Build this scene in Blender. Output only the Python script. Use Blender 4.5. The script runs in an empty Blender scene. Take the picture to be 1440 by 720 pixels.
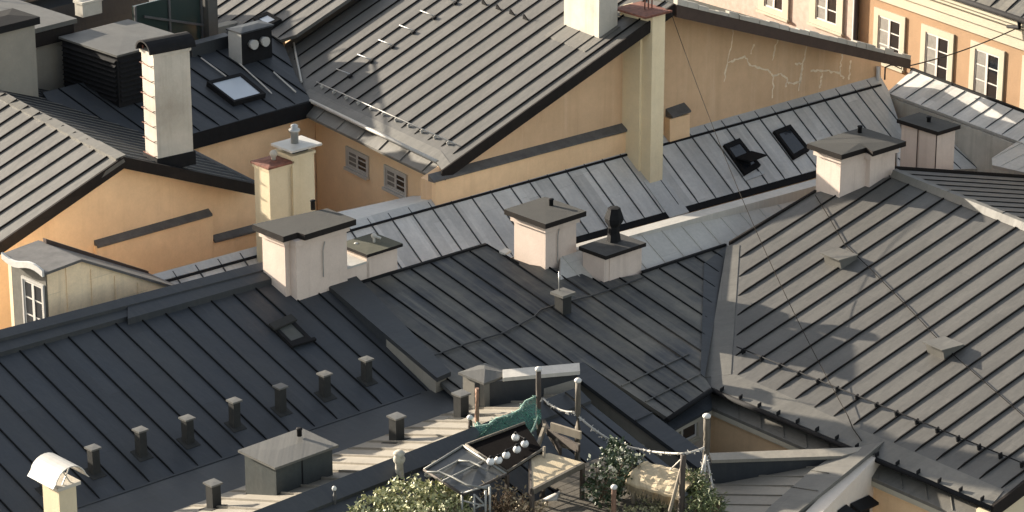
import bpy, math, random
from mathutils import Vector as V
R_ = math.radians
random.seed(7)
scn = bpy.context.scene
COL = scn.collection

# ------------------------------------------------------------------ camera, sky, sun, exposure
FPX = 4400.0; PITCH = R_(20.5); DIST = 70.0
FW = V((0, math.cos(PITCH), -math.sin(PITCH))); RT = V((1, 0, 0)); UP = V((0, math.sin(PITCH), math.cos(PITCH)))
CAM = V((0, 0, 20)) - FW * DIST
cd = bpy.data.cameras.new('camera'); co = bpy.data.objects.new('camera', cd); COL.objects.link(co)
cd.sensor_width = 36; cd.lens = 36 * FPX / 1440; cd.clip_start = 0.5; cd.clip_end = 3000
co.location = CAM; co.rotation_euler = (math.pi / 2 - PITCH, 0, 0)
scn.camera = co

SUN_AZ, SUN_EL = 146.0, 13.8
w = bpy.data.worlds.new('World'); scn.world = w; w.use_nodes = True
nt = w.node_tree; bg = nt.nodes['Background']
sky = nt.nodes.new('ShaderNodeTexSky'); sky.sky_type = 'NISHITA'; sky.sun_disc = False
sky.sun_elevation = R_(SUN_EL); sky.sun_rotation = R_(90 - SUN_AZ); sky.altitude = 400
sky.air_density = 1.0; sky.dust_density = 2.0; sky.ozone_density = 1.0
hs = nt.nodes.new('ShaderNodeHueSaturation'); hs.inputs['Saturation'].default_value = .6
nt.links.new(sky.outputs[0], hs.inputs['Color'])
wb = nt.nodes.new('ShaderNodeMix'); wb.data_type = 'RGBA'; wb.blend_type = 'MULTIPLY'; wb.inputs[0].default_value = 1; wb.inputs[7].default_value = (1.06, 1.0, .93, 1)   # the camera's warm white balance
nt.links.new(hs.outputs[0], wb.inputs[6]); nt.links.new(wb.outputs[2], bg.inputs[0]); bg.inputs[1].default_value = 0.092
sd = bpy.data.lights.new('sun', 'SUN'); so = bpy.data.objects.new('sun', sd); COL.objects.link(so)
sd.energy = 4.6; sd.angle = R_(0.55); sd.color = (1.0, 0.89, 0.74)
sdir = V((math.cos(R_(SUN_AZ)) * math.cos(R_(SUN_EL)), math.sin(R_(SUN_AZ)) * math.cos(R_(SUN_EL)), math.sin(R_(SUN_EL))))
so.rotation_euler = sdir.to_track_quat('Z', 'Y').to_euler(); so.location = (-40, 40, 60)
vs = scn.view_settings; vs.view_transform = 'Standard'; vs.look = 'None'; vs.gamma = 1.0; vs.use_curve_mapping = False
vs.exposure = 1.88

# ------------------------------------------------------------------ measuring helpers: sight lines onto the real planes
def ray(u, v): return FW + RT * ((u - 720) / FPX) - UP * ((v - 360) / FPX)
def onz(u, v, z):
    d = ray(u, v); return CAM + d * ((z - CAM.z) / d.z)
def pix(p):
    q = p - CAM; z = q.dot(FW); return 720 + FPX * q.dot(RT) / z, 360 - FPX * q.dot(UP) / z
def hd(az): return V((math.cos(R_(az)), math.sin(R_(az)), 0))
class Plane:
    def __init__(s, p, n, e=None, d=None):
        s.p = V(p); s.n = V(n).normalized(); s.e = e; s.d = d
    def at(s, u, v):
        r = ray(u, v); return CAM + r * ((s.p - CAM).dot(s.n) / r.dot(s.n))
    def up(s, h): return Plane(s.p + V((0, 0, h)), s.n, s.e, s.d)
    def z(s, x, y): return s.p.z - (s.n.x * (x - s.p.x) + s.n.y * (y - s.p.y)) / s.n.z
    def drop(s, q): return V((q.x, q.y, s.z(q.x, q.y)))
def roofpl(p, eave_az, pitch):
    "sloping plane; falls towards eave_az - 90"
    dn = hd(eave_az - 90); t = R_(pitch)
    return Plane(p, dn * math.sin(t) + V((0, 0, math.cos(t))), hd(eave_az), dn * math.cos(t) - V((0, 0, math.sin(t))))
def wallpl(p, az):
    "vertical plane along az, facing az - 90"
    return Plane(p, hd(az - 90), hd(az), V((0, 0, -1)))
def flat(z): return Plane((0, 0, z), (0, 0, 1), V((1, 0, 0)), V((0, -1, 0)))
def raise_to(base, v):
    "point straight above/below base that is seen at picture row v"
    h = 0.0
    for _ in range(25): h += (pix(base + V((0, 0, h)))[1] - v) / 62.0
    return base + V((0, 0, h))
def along(p, dirv, u):
    "point on the line p + t*dirv seen at picture column u"
    t = 0.0
    for _ in range(30):
        x0 = pix(p + dirv * t)[0]; x1 = pix(p + dirv * (t + .01))[0]
        t += (u - x0) / ((x1 - x0) / .01)
    return p + dirv * t

# ------------------------------------------------------------------ objects
def thing(name, label, cat, loc=(0, 0, 0), group=None):
    o = bpy.data.objects.new(name, None); COL.objects.link(o); o.location = loc
    o.empty_display_size = .3
    o['label'] = label; o['category'] = cat
    if group: o['group'] = group
    return o
def tag(o, label, cat, group=None):
    o['label'] = label; o['category'] = cat
    if group: o['group'] = group
    return o
def wloc(o):
    l = V(o.location)
    while o.parent: o = o.parent; l += V(o.location)
    return l
class MB:
    def __init__(s): s.v = []; s.f = []; s.m = []; s.uv = []; s.ue = V((1, 0, 0)); s.ud = V((0, 0, -1)); s.mi = 0; s.sm = []; s.smooth = False
    def axes(s, e, d): s.ue, s.ud = V(e), V(d); return s
    def face(s, pts):
        b = len(s.v); s.v += [V(p) for p in pts]; s.f.append(list(range(b, b + len(pts)))); s.m.append(s.mi); s.sm.append(s.smooth)
        s.uv.append([(p.dot(s.ue), p.dot(s.ud)) for p in s.v[b:]])
    def prism(s, poly, vec):
        "closed body: polygon moved by vec"
        poly = [V(p) for p in poly]; vec = V(vec); n = V((0, 0, 0))
        for i in range(len(poly)):
            a, b = poly[i], poly[(i + 1) % len(poly)]
            n += V(((a.y - b.y) * (a.z + b.z), (a.z - b.z) * (a.x + b.x), (a.x - b.x) * (a.y + b.y)))
        if n.dot(vec) > 0: poly = poly[::-1]
        low = [p + vec for p in poly]
        s.face(poly); s.face(low[::-1])
        for i in range(len(poly)):
            j = (i + 1) % len(poly); s.face([poly[j], poly[i], low[i], low[j]])
        return s
    def box(s, p, a, b, c): return s.prism([p, p + a, p + a + b, p + b], c)
    def cbox(s, c, ax, ay, sx, sy, z0, z1):
        "upright box centred on c (x,y) with plan axes ax, ay"
        c = V((c[0], c[1], z1)); a = ax * (sx / 2); b = ay * (sy / 2)
        return s.prism([c - a - b, c + a - b, c + a + b, c - a + b], (0, 0, z0 - z1))
    def hull(s, low, top):
        "body between two polygons with the same number of corners"
        n = len(low); s.face(top); s.face(low[::-1])
        for i in range(n):
            j = (i + 1) % n; s.face([low[i], low[j], top[j], top[i]])
        return s
    def tube(s, pts, r, n=8, r1=None):
        pts = [V(p) for p in pts]; rings = []
        for i, p in enumerate(pts):
            t = (pts[min(i + 1, len(pts) - 1)] - pts[max(i - 1, 0)]).normalized()
            a = t.cross(V((0, 0, 1)));  a = V((1, 0, 0)) if a.length < 1e-4 else a.normalized()
            b = t.cross(a); rr = r if r1 is None else r + (r1 - r) * i / (len(pts) - 1)
            rings.append([p + (a * math.cos(2 * math.pi * k / n) + b * math.sin(2 * math.pi * k / n)) * rr for k in range(n)])
        sm = s.smooth; s.smooth = n > 5
        for i in range(len(rings) - 1):
            for k in range(n):
                l = (k + 1) % n; s.face([rings[i][k], rings[i + 1][k], rings[i + 1][l], rings[i][l]])
        s.smooth = sm; s.face(rings[0]); s.face(rings[-1][::-1]); return s
    def lathe(s, c, prof, n=16):
        c = V(c); rings = [[c + V((r * math.cos(2 * math.pi * k / n), r * math.sin(2 * math.pi * k / n), z)) for k in range(n)] for r, z in prof]
        sm = s.smooth; s.smooth = True
        for i in range(len(rings) - 1):
            for k in range(n):
                l = (k + 1) % n; s.face([rings[i][k], rings[i][l], rings[i + 1][l], rings[i + 1][k]])
        s.smooth = sm; s.face(rings[0][::-1]); s.face(rings[-1]); return s
    def ball(s, c, r, n=12):
        return s.lathe(c, [(max(.002, r * math.sin(math.pi * i / 8)), -r * math.cos(math.pi * i / 8)) for i in range(9)], n)
    def build(s, name, mats, parent=None, loc=None, bevel=0):
        me = bpy.data.meshes.new(name); off = wloc(parent) if parent else V((0, 0, 0))
        l = V(loc) if loc is not None else V((0, 0, 0))
        off2 = off + l
        me.from_pydata([tuple(p - off2) for p in s.v], [], s.f)
        uv = me.uv_layers.new(name='UVMap'); k = 0
        for fu in s.uv:
            for c in fu: uv.data[k].uv = c; k += 1
        for i, p in enumerate(me.polygons): p.material_index = s.m[i]; p.use_smooth = s.sm[i]
        ml = list(mats) if isinstance(mats, (list, tuple)) else [mats]
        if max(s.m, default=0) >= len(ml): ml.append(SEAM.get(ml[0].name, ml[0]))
        for m in ml: me.materials.append(m)
        o = bpy.data.objects.new(name, me); COL.objects.link(o); o.location = l
        if parent: o.parent = parent
        import bmesh
        bm = bmesh.new(); bm.from_mesh(me); bmesh.ops.remove_doubles(bm, verts=bm.verts, dist=1e-5); bmesh.ops.recalc_face_normals(bm, faces=bm.faces)
        bm.to_mesh(me); bm.free()
        if bevel:
            md = o.modifiers.new('bevel', 'BEVEL'); md.width = bevel; md.segments = 2; md.limit_method = 'ANGLE'; md.angle_limit = R_(35)
        return o

# ------------------------------------------------------------------ procedural materials
MATS = {}
def newmat(name):
    m = bpy.data.materials.new(name); m.use_nodes = True; MATS[name] = m
    return m, m.node_tree, m.node_tree.nodes['Principled BSDF']
def N(nt, typ, ins=None, **kw):
    n = nt.nodes.new(typ)
    for k, v in kw.items(): setattr(n, k, v)
    for k, v in (ins or {}).items():
        if isinstance(v, bpy.types.NodeSocket): nt.links.new(v, n.inputs[k])
        else: n.inputs[k].default_value = v
    return n
def M_(nt, op, a, b=0.0, c=0.0):
    n = N(nt, 'ShaderNodeMath', {0: a, 1: b, 2: c}, operation=op); return n.outputs[0]
def mixc(nt, f, a, b, mode='MIX'):
    n = nt.nodes.new('ShaderNodeMix'); n.data_type = 'RGBA'; n.blend_type = mode
    for i, v in ((0, f), (6, a), (7, b)):
        if isinstance(v, bpy.types.NodeSocket): nt.links.new(v, n.inputs[i])
        else: n.inputs[i].default_value = v if i == 0 else (tuple(v) + (1,))[:4]
    return n.outputs[2]
def noise(nt, vec, scale, detail=4, rough=.6):
    return N(nt, 'ShaderNodeTexNoise', {'Vector': vec, 'Scale': scale, 'Detail': detail, 'Roughness': rough}).outputs[0]
def ramp(nt, f, lo, hi): 
    return N(nt, 'ShaderNodeMapRange', {'Value': f, 1: lo, 2: hi, 3: 0.0, 4: 1.0}).outputs[0]
def scaled(nt, vec, sx, sy, sz=1): return N(nt, 'ShaderNodeMapping', {'Vector': vec, 'Scale': (sx, sy, sz)}).outputs[0]

def sheet_metal(name, base, dirt, panel=.5, tone=.10, dirt_amt=.5, rough=.5, metal=0.0, spec=.4, rust=None, joint=2.6, phase=0.0):
    "standing-seam sheets: each tray its own tone, water streaks down the slope, dull patches, faint oil-canning"
    m, nt, b = newmat(name)
    uv = N(nt, 'ShaderNodeUVMap').outputs[0]; sp = N(nt, 'ShaderNodeSeparateXYZ', {0: uv})
    u, v = sp.outputs[0], sp.outputs[1]
    iu = M_(nt, 'FLOOR', M_(nt, 'DIVIDE', M_(nt, 'SUBTRACT', u, phase), panel))
    wn = N(nt, 'ShaderNodeTexWhiteNoise', {'W': iu}, noise_dimensions='1D').outputs[0]
    jv = M_(nt, 'ADD', M_(nt, 'DIVIDE', v, joint), M_(nt, 'MULTIPLY', wn, 7.3))
    iv = M_(nt, 'FLOOR', jv); fv = M_(nt, 'FRACT', jv)
    wn2 = N(nt, 'ShaderNodeTexWhiteNoise', {'Vector': N(nt, 'ShaderNodeCombineXYZ', {0: iu, 1: iv}).outputs[0]}, noise_dimensions='2D').outputs[0]
    big = noise(nt, uv, .55, 5, .62); fine = noise(nt, uv, 13, 6, .75); speck = noise(nt, uv, 3.2, 6, .8)
    streak = noise(nt, scaled(nt, uv, 7, .45), 1.0, 5, .65)
    c = mixc(nt, M_(nt, 'MULTIPLY', ramp(nt, big, .38, .68), dirt_amt), base, dirt)
    c = mixc(nt, M_(nt, 'MULTIPLY', ramp(nt, streak, .48, .75), dirt_amt * .8), c, dirt)
    k = M_(nt, 'ADD', 1 - tone, M_(nt, 'MULTIPLY', wn2, 2 * tone))
    k = M_(nt, 'MULTIPLY', k, M_(nt, 'ADD', .62, M_(nt, 'ADD', M_(nt, 'MULTIPLY', fine, .44), M_(nt, 'MULTIPLY', speck, .32))))
    line = M_(nt, 'GREATER_THAN', M_(nt, 'MULTIPLY', fv, joint), .012)
    k = M_(nt, 'MULTIPLY', k, M_(nt, 'ADD', .80, M_(nt, 'MULTIPLY', line, .20)))
    kc = N(nt, 'ShaderNodeCombineXYZ', {0: k, 1: k, 2: k}).outputs[0]
    c = mixc(nt, 1.0, c, kc, 'MULTIPLY')
    if rust: c = mixc(nt, M_(nt, 'MULTIPLY', ramp(nt, noise(nt, uv, 1.7, 6, .7), .58, .75), .8), c, rust)
    nt.links.new(c, b.inputs['Base Color'])
    b.inputs['Metallic'].default_value = metal; b.inputs['Specular IOR Level'].default_value = spec
    nt.links.new(M_(nt, 'ADD', rough - .1, M_(nt, 'MULTIPLY', big, .25)), b.inputs['Roughness'])
    h = M_(nt, 'ADD', M_(nt, 'MULTIPLY', noise(nt, scaled(nt, uv, 2.6, 1.3), 1.0, 3, .55), 1.6), M_(nt, 'MULTIPLY', fine, .06))
    bp = N(nt, 'ShaderNodeBump', {'Strength': .38, 'Distance': .03, 'Height': h})
    nt.links.new(bp.outputs[0], b.inputs['Normal'])
    return m
def plaster(name, base, stain, amt=.4, streak=.35, rough=.9, pale=None, crackle=0):
    m, nt, b = newmat(name)
    geo = N(nt, 'ShaderNodeNewGeometry').outputs['Position']
    big = noise(nt, geo, .45, 5, .65); med = noise(nt, geo, 2.3, 6, .7); fine = noise(nt, geo, 22, 4, .7)
    st = noise(nt, scaled(nt, geo, 3.2, 3.2, .16), 1.0, 5, .7)
    c = mixc(nt, M_(nt, 'MULTIPLY', ramp(nt, big, .35, .7), amt), base, stain)
    c = mixc(nt, M_(nt, 'MULTIPLY', ramp(nt, st, .52, .78), streak), c, stain)
    if pale: c = mixc(nt, M_(nt, 'MULTIPLY', ramp(nt, noise(nt, scaled(nt, geo, 2.1, 2.1, .12), 1.0, 5, .7), .55, .72), .5), c, pale)
    k = M_(nt, 'ADD', .8, M_(nt, 'MULTIPLY', M_(nt, 'ADD', M_(nt, 'MULTIPLY', med, .6), M_(nt, 'MULTIPLY', fine, .4)), .4))
    c = mixc(nt, 1.0, c, N(nt, 'ShaderNodeCombineXYZ', {0: k, 1: k, 2: k}).outputs[0], 'MULTIPLY')
    nt.links.new(c, b.inputs['Base Color']); b.inputs['Roughness'].default_value = rough; b.inputs['Specular IOR Level'].default_value = .25
    bp = N(nt, 'ShaderNodeBump', {'Strength': .35, 'Distance': .012, 'Height': M_(nt, 'ADD', fine, med)})
    nt.links.new(bp.outputs[0], b.inputs['Normal'])
    return m
def simple(name, base, rough=.6, metal=0.0, var=.25, scale=6.0, alt=None, spec=.4):
    m, nt, b = newmat(name)
    geo = N(nt, 'ShaderNodeNewGeometry').outputs['Position']
    n1 = noise(nt, geo, scale, 5, .65)
    alt = alt or tuple(x * (1 - var) for x in base)
    nt.links.new(mixc(nt, ramp(nt, n1, .35, .7), base, alt), b.inputs['Base Color'])
    b.inputs['Roughness'].default_value = rough; b.inputs['Metallic'].default_value = metal; b.inputs['Specular IOR Level'].default_value = spec
    bp = N(nt, 'ShaderNodeBump', {'Strength': .2, 'Distance': .01, 'Height': noise(nt, geo, scale * 4, 3)})
    nt.links.new(bp.outputs[0], b.inputs['Normal'])
    return m
def wood(name, base, dark, scale=1.0, rough=.8):
    m, nt, b = newmat(name)
    uv = N(nt, 'ShaderNodeUVMap').outputs[0]
    g = noise(nt, scaled(nt, uv, 30 * scale, 1.6 * scale), 1.0, 5, .7); big = noise(nt, uv, 3, 4)
    c = mixc(nt, ramp(nt, g, .35, .68), base, dark); c = mixc(nt, M_(nt, 'MULTIPLY', ramp(nt, big, .45, .7), .5), c, dark)
    nt.links.new(c, b.inputs['Base Color']); b.inputs['Roughness'].default_value = rough
    nt.links.new(N(nt, 'ShaderNodeBump', {'Strength': .4, 'Distance': .008, 'Height': g}).outputs[0], b.inputs['Normal'])
    return m
def glass(name, base, rough=.08):
    m, nt, b = newmat(name); b.inputs['Base Color'].default_value = base + (1,)
    b.inputs['Roughness'].default_value = rough; b.inputs['Specular IOR Level'].default_value = .8
    geo = N(nt, 'ShaderNodeNewGeometry').outputs['Position']
    nt.links.new(N(nt, 'ShaderNodeBump', {'Strength': .08, 'Distance': .05, 'Height': noise(nt, geo, 2.5, 2)}).outputs[0], b.inputs['Normal'])
    return m

slate = sheet_metal('anthracite_sheet', (.025, .030, .037), (.052, .053, .053), .5, .10, .45, .55)
slate_worn = sheet_metal('worn_anthracite_sheet', (.026, .030, .036), (.135, .124, .100), .5, .18, .9, .55)
slate_bare = sheet_metal('anthracite_flashing', (.025, .029, .034), (.05, .05, .048), 3.0, .08, .5, .5)
taupe = sheet_metal('taupe_sheet', (.088, .084, .076), (.066, .063, .058), .5, .07, .5, .55)
taupe_flash = sheet_metal('taupe_flashing', (.128, .121, .105), (.085, .081, .072), 1.9, .10, .7, .55)
zinc = sheet_metal('grey_zinc_sheet', (.43, .42, .395), (.62, .60, .555), .5, .13, .85, .45, .15)
zinc_flash = sheet_metal('zinc_flashing', (.42, .42, .405), (.52, .51, .48), 2.2, .08, .6, .45, .15)
zinc_warm = sheet_metal('warm_zinc_sheet', (.42, .40, .36), (.50, .47, .42), .5, .06, .5, .5, .1)
sand = sheet_metal('sand_sheet', (.23, .208, .17), (.20, .18, .15), .5, .07, .5, .55)
black_metal = sheet_metal('black_verge_metal', (.016, .014, .013), (.028, .023, .020), 2.5, .15, .6, .8, 0, .1)
ochre = plaster('ochre_plaster', (.85, .60, .36), (.62, .41, .235), .6, .5)
ochre_pale = plaster('ochre_plaster_streaked', (.66, .455, .28), (.48, .32, .19), .6, .55, pale=(.74, .56, .38))
ochre_light = plaster('light_ochre_plaster', (.90, .68, .44), (.80, .58, .35), .4, .3)
cream = plaster('cream_plaster', (.62, .53, .37), (.42, .35, .22), .4, .4)
white_pl = plaster('rose_white_plaster', (.64, .53, .45), (.40, .315, .26), .5, .65)
old_white = plaster('weathered_white_plaster', (.54, .50, .43), (.27, .245, .20), .75, .6)
grey_pl = plaster('grey_plaster', (.25, .235, .20), (.13, .125, .11), .5, .5)
brown_pl = plaster('brown_plaster', (.36, .22, .14), (.28, .17, .11), .4, .3)
facade_pl = plaster('peach_facade_plaster', (.30, .195, .115), (.25, .16, .09), .35, .25)
trim_pl = plaster('ivory_trim', (.42, .385, .30), (.34, .30, .23), .3, .2)
cap_stone = plaster('dark_cap_slab', (.058, .056, .050), (.036, .035, .032), .6, .2, .8)
cap_moss = plaster('mossy_cap_slab', (.085, .083, .060), (.05, .05, .036), .6, .2, .85)
white_metal = simple('white_painted_metal', (.44, .425, .39), .5, 0, .12)
dark_metal = simple('dark_metal', (.014, .014, .015), .8, 0, .3, 6.0, None, .12)
brown_metal = simple('brown_sheet', (.055, .035, .028), .55, 0, .35)
steel = simple('galvanised_steel', (.45, .45, .43), .4, .6, .3)
window_white = simple('white_window_paint', (.52, .50, .46), .55, 0, .1)
pane_dark = glass('dark_window_glass', (.015, .017, .02))
pane_sky = glass('sky_window_glass', (.42, .46, .50), .25)  # pale sky reflection is put into the base colour
curtain = simple('grey_curtain', (.20, .19, .17), .8, 0, .3)
rust = simple('rusty_sheet', (.22, .085, .055), .8, 0, .6, 9)

seam_dark = simple('shadow_toned_seam_fold', (.014, .013, .012), .9, 0, .3, 12, None, .08)  # shadow beside the seams put into the fold colour, taupe roofs
seam_slate = simple('black_seam_fold', (.010, .011, .012), .9, 0, .3, 12, None, .08)
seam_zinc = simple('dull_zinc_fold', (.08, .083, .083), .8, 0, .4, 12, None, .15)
seam_pale = simple('pale_seam_fold', (.13, .13, .125), .5, 0, .3, 12)
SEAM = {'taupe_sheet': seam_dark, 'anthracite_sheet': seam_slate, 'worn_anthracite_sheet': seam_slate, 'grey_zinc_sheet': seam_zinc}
# ------------------------------------------------------------------ roof building
def seam_lines(mb, pl, pts, s0, step, h=.034, wd=.024, trim=0.02):
    "raised seams running down the slope, clipped to the outline"
    q = [((p - pl.p).dot(pl.e), (p - pl.p).dot(pl.d)) for p in pts]
    lo = min(a for a, _ in q); hi = max(a for a, _ in q)
    k = math.ceil((lo - s0) / step)
    mb.axes(pl.e, pl.d)
    while s0 + k * step < hi:
        s = s0 + k * step; ts = []
        for i in range(len(q)):
            (a, b), (c, d) = q[i], q[(i + 1) % len(q)]
            if (a > s) != (c > s): ts.append(b + (d - b) * (s - a) / (c - a))
        ts.sort()
        for a, b in zip(ts[::2], ts[1::2]):
            if b - a < .15: continue
            p = pl.p + pl.e * (s - wd / 2) + pl.d * (a + trim) - pl.n * .004
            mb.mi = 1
            hh = h * random.uniform(.9, 1.1); L = b - a - 2 * trim
            # the fold lies down towards its lower end
            top = pl.n * (hh + .004)
            A = [p, p + pl.e * wd, p + pl.e * wd + pl.d * L, p + pl.d * L]
            B = [A[0] + top, A[1] + top, A[2] + pl.n * .012 , A[3] + pl.n * .012]
            m1, m2 = A[1] + pl.d * max(L - .22, L * .6), A[0] + pl.d * max(L - .22, L * .6)
            mb.hull([A[0], A[1], m1, m2], [B[0], B[1], m1 + top, m2 + top])
            mb.hull([m2, m1, A[2], A[3]], [m2 + top, m1 + top, B[2], B[3]])
            mb.mi = 0
        k += 1
SEAMED = {}
def roof_sheet(pl, poly, seam_px=None, seam_px2=None, nseam=1, step=None, thick=.09, h=.034, wd=.024, seams=True, pts=None, seam_poly=None):
    "standing-seam roof: poly in picture points on plane pl (or 3D pts); returns (builder, points)"
    mb = MB().axes(pl.e, pl.d)
    P = pts or [pl.at(*c) if len(c) == 2 else V(c) for c in poly]
    mb.prism(P, -pl.n * thick)
    if seams:
        if seam_px2:
            a = (pl.at(*seam_px) - pl.p).dot(pl.e); b = (pl.at(*seam_px2) - pl.p).dot(pl.e); step = abs(b - a) / nseam
        else: a = (pl.at(*seam_px) - pl.p).dot(pl.e) if seam_px else 0
        seam_lines(mb, pl, [pl.at(*c) for c in seam_poly] if seam_poly else P, a, step, h, wd)
    return mb, P
def inset(P, d):
    c = sum(P, V((0, 0, 0))) / len(P); out = []
    for p in P:
        r = p - c; L = r.length; out.append(c + r * max(0.1, (L - d) / L))
    return out
def mass(P, drop=.12, d=.3):
    "solid wall body under a roof outline, down to the ground"
    mb = MB(); Q = [p - V((0, 0, drop)) for p in inset(P, d)]
    low = [V((p.x, p.y, 0)) for p in Q]
    area = sum(low[i].x * low[(i + 1) % len(low)].y - low[(i + 1) % len(low)].x * low[i].y for i in range(len(low)))
    if area < 0: Q.reverse(); low.reverse()
    return mb.hull(low, Q)
def strip(pl, pts, wpx=None, lift=.006, thick=.02):
    "thin sheet on a plane, given by picture points"
    mb = MB().axes(pl.e, pl.d); q = [pl.at(*p) + pl.n * lift for p in pts]
    return mb.prism(q, -pl.n * thick)
def bar(mb, a, b, wvec, hvec):
    "straight bar from a to b with the two cross-section vectors"
    a, b = V(a), V(b); return mb.prism([a, a + wvec, a + wvec + hvec, a + hvec], b - a)
# ------------------------------------------------------------------ the planes of the roofscape
AZ = hd(43); BZ = hd(-47); BK = hd(133); LF = hd(-137)          # along the ridges, towards the viewer's right, back, left
Z3 = V((0, 0, 1))
pM = roofpl(onz(560, 384, 20), 43, 12.6)                          # dark roof in the middle
pR = roofpl(pM.at(1005, 450), -50, 14.5)                          # big pale roof on the right
ridgeR = pR.at(1275, 256)
# other slope of the right roof
pR2 = roofpl(ridgeR + Z3 * .01, 130, 15.0)
# coping of the fire wall and the left roof
pFW = pM.up(.16)
a_ = pFW.at(540, 472); L_anchor = raise_to(a_, 488)
pL = roofpl(L_anchor, 41.5, 17.4)
kA, kB = pL.at(113, 712), pL.at(590, 552)
pLb = roofpl(kA, math.degrees(math.atan2((kB - kA).y, (kB - kA).x)), 5.0)
sA, sB = pLb.at(250, 717), pLb.at(637, 577)
azS = math.degrees(math.atan2((sB - sA).y, (sB - sA).x))
pS = roofpl((sA + sB) / 2, azS + 180, 17.0)
qA, qB = pS.at(440, 696), pS.at(660, 611)
pQ = roofpl((qA + qB) / 2, azS, 16.0)
# zinc roofs behind the dark ridge
a_ = pM.at(960, 366)
pZ2 = roofpl(a_ + BK * .2 - Z3 * .06, 41, 29)
lip = pZ2.at(1000, 301)
lipz = lip.z + .02
a_ = onz(1000, 289, lipz)
pZ = roofpl(a_ + ray(1000, 289) * 5.0, 43, 37)
m_ = pM.at(600, 372)
gA, gB = pZ.at(627, 277), pZ.at(1238, 107)
azG = math.degrees(math.atan2((gB - gA).y, (gB - gA).x))
pG = wallpl(gA, azG)
pGf = wallpl(gA + hd(azG - 90) * .28, azG)                        # front edge of the verge
pT = roofpl(pGf.at(740, 150), -55, 23.4)
pGL = roofpl(pGf.at(90, 285), -54, 22.2)
rGL = pGL.at(172, 222)
pGL2 = roofpl(rGL, 126, 21.5)

tA, tB = pT.at(437, 140), pT.at(608, 222)                         # eave of the tall gabled house
zE = tA.z
azW = math.degrees(math.atan2(*reversed((tA - onz(274, 187, zE)).xy)))
pW = roofpl(tA, azW, 14)
pCW = wallpl(tA + hd(35) * .5, -55)                               # courtyard wall with the two small windows
cc = pCW.at(443, 178)
pWW = wallpl(cc, azW)                                             # courtyard wall under the cross wing
pY = roofpl(pZ.at(1250, 135), -55, 20)
pF = wallpl(CAM + ray(1320, 110) * 86.0, -56)
def rake(pl, a, b):
    q = pl.at(*b) - pl.at(*a); return math.degrees(math.atan2(abs(q.z), q.xy.length))
pT2 = roofpl(pGf.at(1100, 42), 132, rake(pGf, (950, 6), (1265, 80)))

pG1 = wallpl(gA + ray(180, 300) * 3.2, azG); pG1f = wallpl(pG1.p + hd(azG - 90) * .28, azG)
pGL = roofpl(pG1f.at(90, 285), -54, 22.2)
rGL = pGL.at(172, 222)
pGL2 = roofpl(rGL, 126, 21.5)
ledge_m = simple('grey_ledge_sheet', (.11, .105, .10), .6, 0, .4, 4)
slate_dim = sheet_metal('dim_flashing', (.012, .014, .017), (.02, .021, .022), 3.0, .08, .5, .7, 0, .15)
vent_grey = simple('dull_grey_metal', (.09, .09, .09), .55, 0, .3)
# ------------------------------------------------------------------ ground
g = MB().axes(V((1, 0, 0)), V((0, 1, 0)))
g.face([V((-900, -900, 0)), V((900, -900, 0)), V((900, 900, 0)), V((-900, 900, 0))])
cobble = simple('cobble_ground', (.16, .15, .14), .85, 0, .4, 3)
o = g.build('ground', cobble); o['kind'] = 'structure'

def verge(mb, a, b, out, wd=.05, ht=.2, lift=.03):
    "verge board along a roof edge a-b"
    a, b = V(a), V(b); return mb.prism([a + Z3 * lift, b + Z3 * lift, b - Z3 * ht, a - Z3 * ht], out * wd)

# ------------------------------------------------------------------ house with the anthracite roof (left front)
H1 = thing('town_house', 'house with bluish anthracite seamed roof carrying a row of small square vents', 'house', (pL.at(280, 560).x, pL.at(280, 560).y, 0), 'town houses of the roofscape')
P1 = [(-60, 501), (300, 396), (400, 372), (470, 408), (618, 553), (590, 552), (113, 712), (-60, 770)]
mb, P = roof_sheet(pL, P1, (2.5, 513.5), (335, 421), 10, h=.03)
slopeL_e = (pL.at(335, 421) - pL.at(2.5, 513.5)).length
roofL = mb.build('roof', slate, H1)
mb = MB().axes(hd(41.5), pL.d)
bandP = [pLb.at(*q) for q in ((-60, 770), (113, 712), (590, 552), (622, 545), (700, 560), (637, 577), (250, 717), (60, 790))]
mb.prism(bandP, -Z3 * .1)
bar(mb, bandP[0] - Z3 * .02, bandP[2] - Z3 * .02, pL.d * .05, Z3 * .045)
mb.build('gutter_strip', slate_bare, H1)
# ridge cap with its step
mb = MB().axes(hd(41.5), pL.d)
rA, rB, rC = pL.at(-60, 510), pL.at(181, 452), pL.at(388, 396)
rm = pL.at(181, 441)
b0 = [pL.at(-60, 502), pL.at(184, 434), pL.at(184, 450), pL.at(-60, 519)]
b1 = [pL.at(180, 435), pL.at(360, 386), pL.at(386, 399), pL.at(180, 457)]
for q, l in ((b0, .10), (b1, .14)): mb.prism([p + Z3 * l for p in q], -Z3 * .16)
tb = [pL.at(-60, 490), pL.at(372, 378), pL.at(378, 388), pL.at(-60, 503)]
mb.prism([p + Z3 * .17 for p in tb], -Z3 * .25)
mb.build('ridge_cap', slate_bare, H1)
mass([pL.at(*q) for q in ((-60, 501), (400, 376), (606, 553), (113, 705), (-60, 765))], .25, .3).build('wall', grey_pl, H1)
# far slope of the same roof
bk = [pL.at(-60, 494), pL.at(372, 380)]
mb = MB().axes(hd(41.5), pL.d); dq = BK * 2.4 - Z3 * 1.2
mb.prism([bk[0], bk[1], bk[1] + dq, bk[0] + dq], -Z3 * .1); mb.build('roof_slope', slate, H1)

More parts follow.
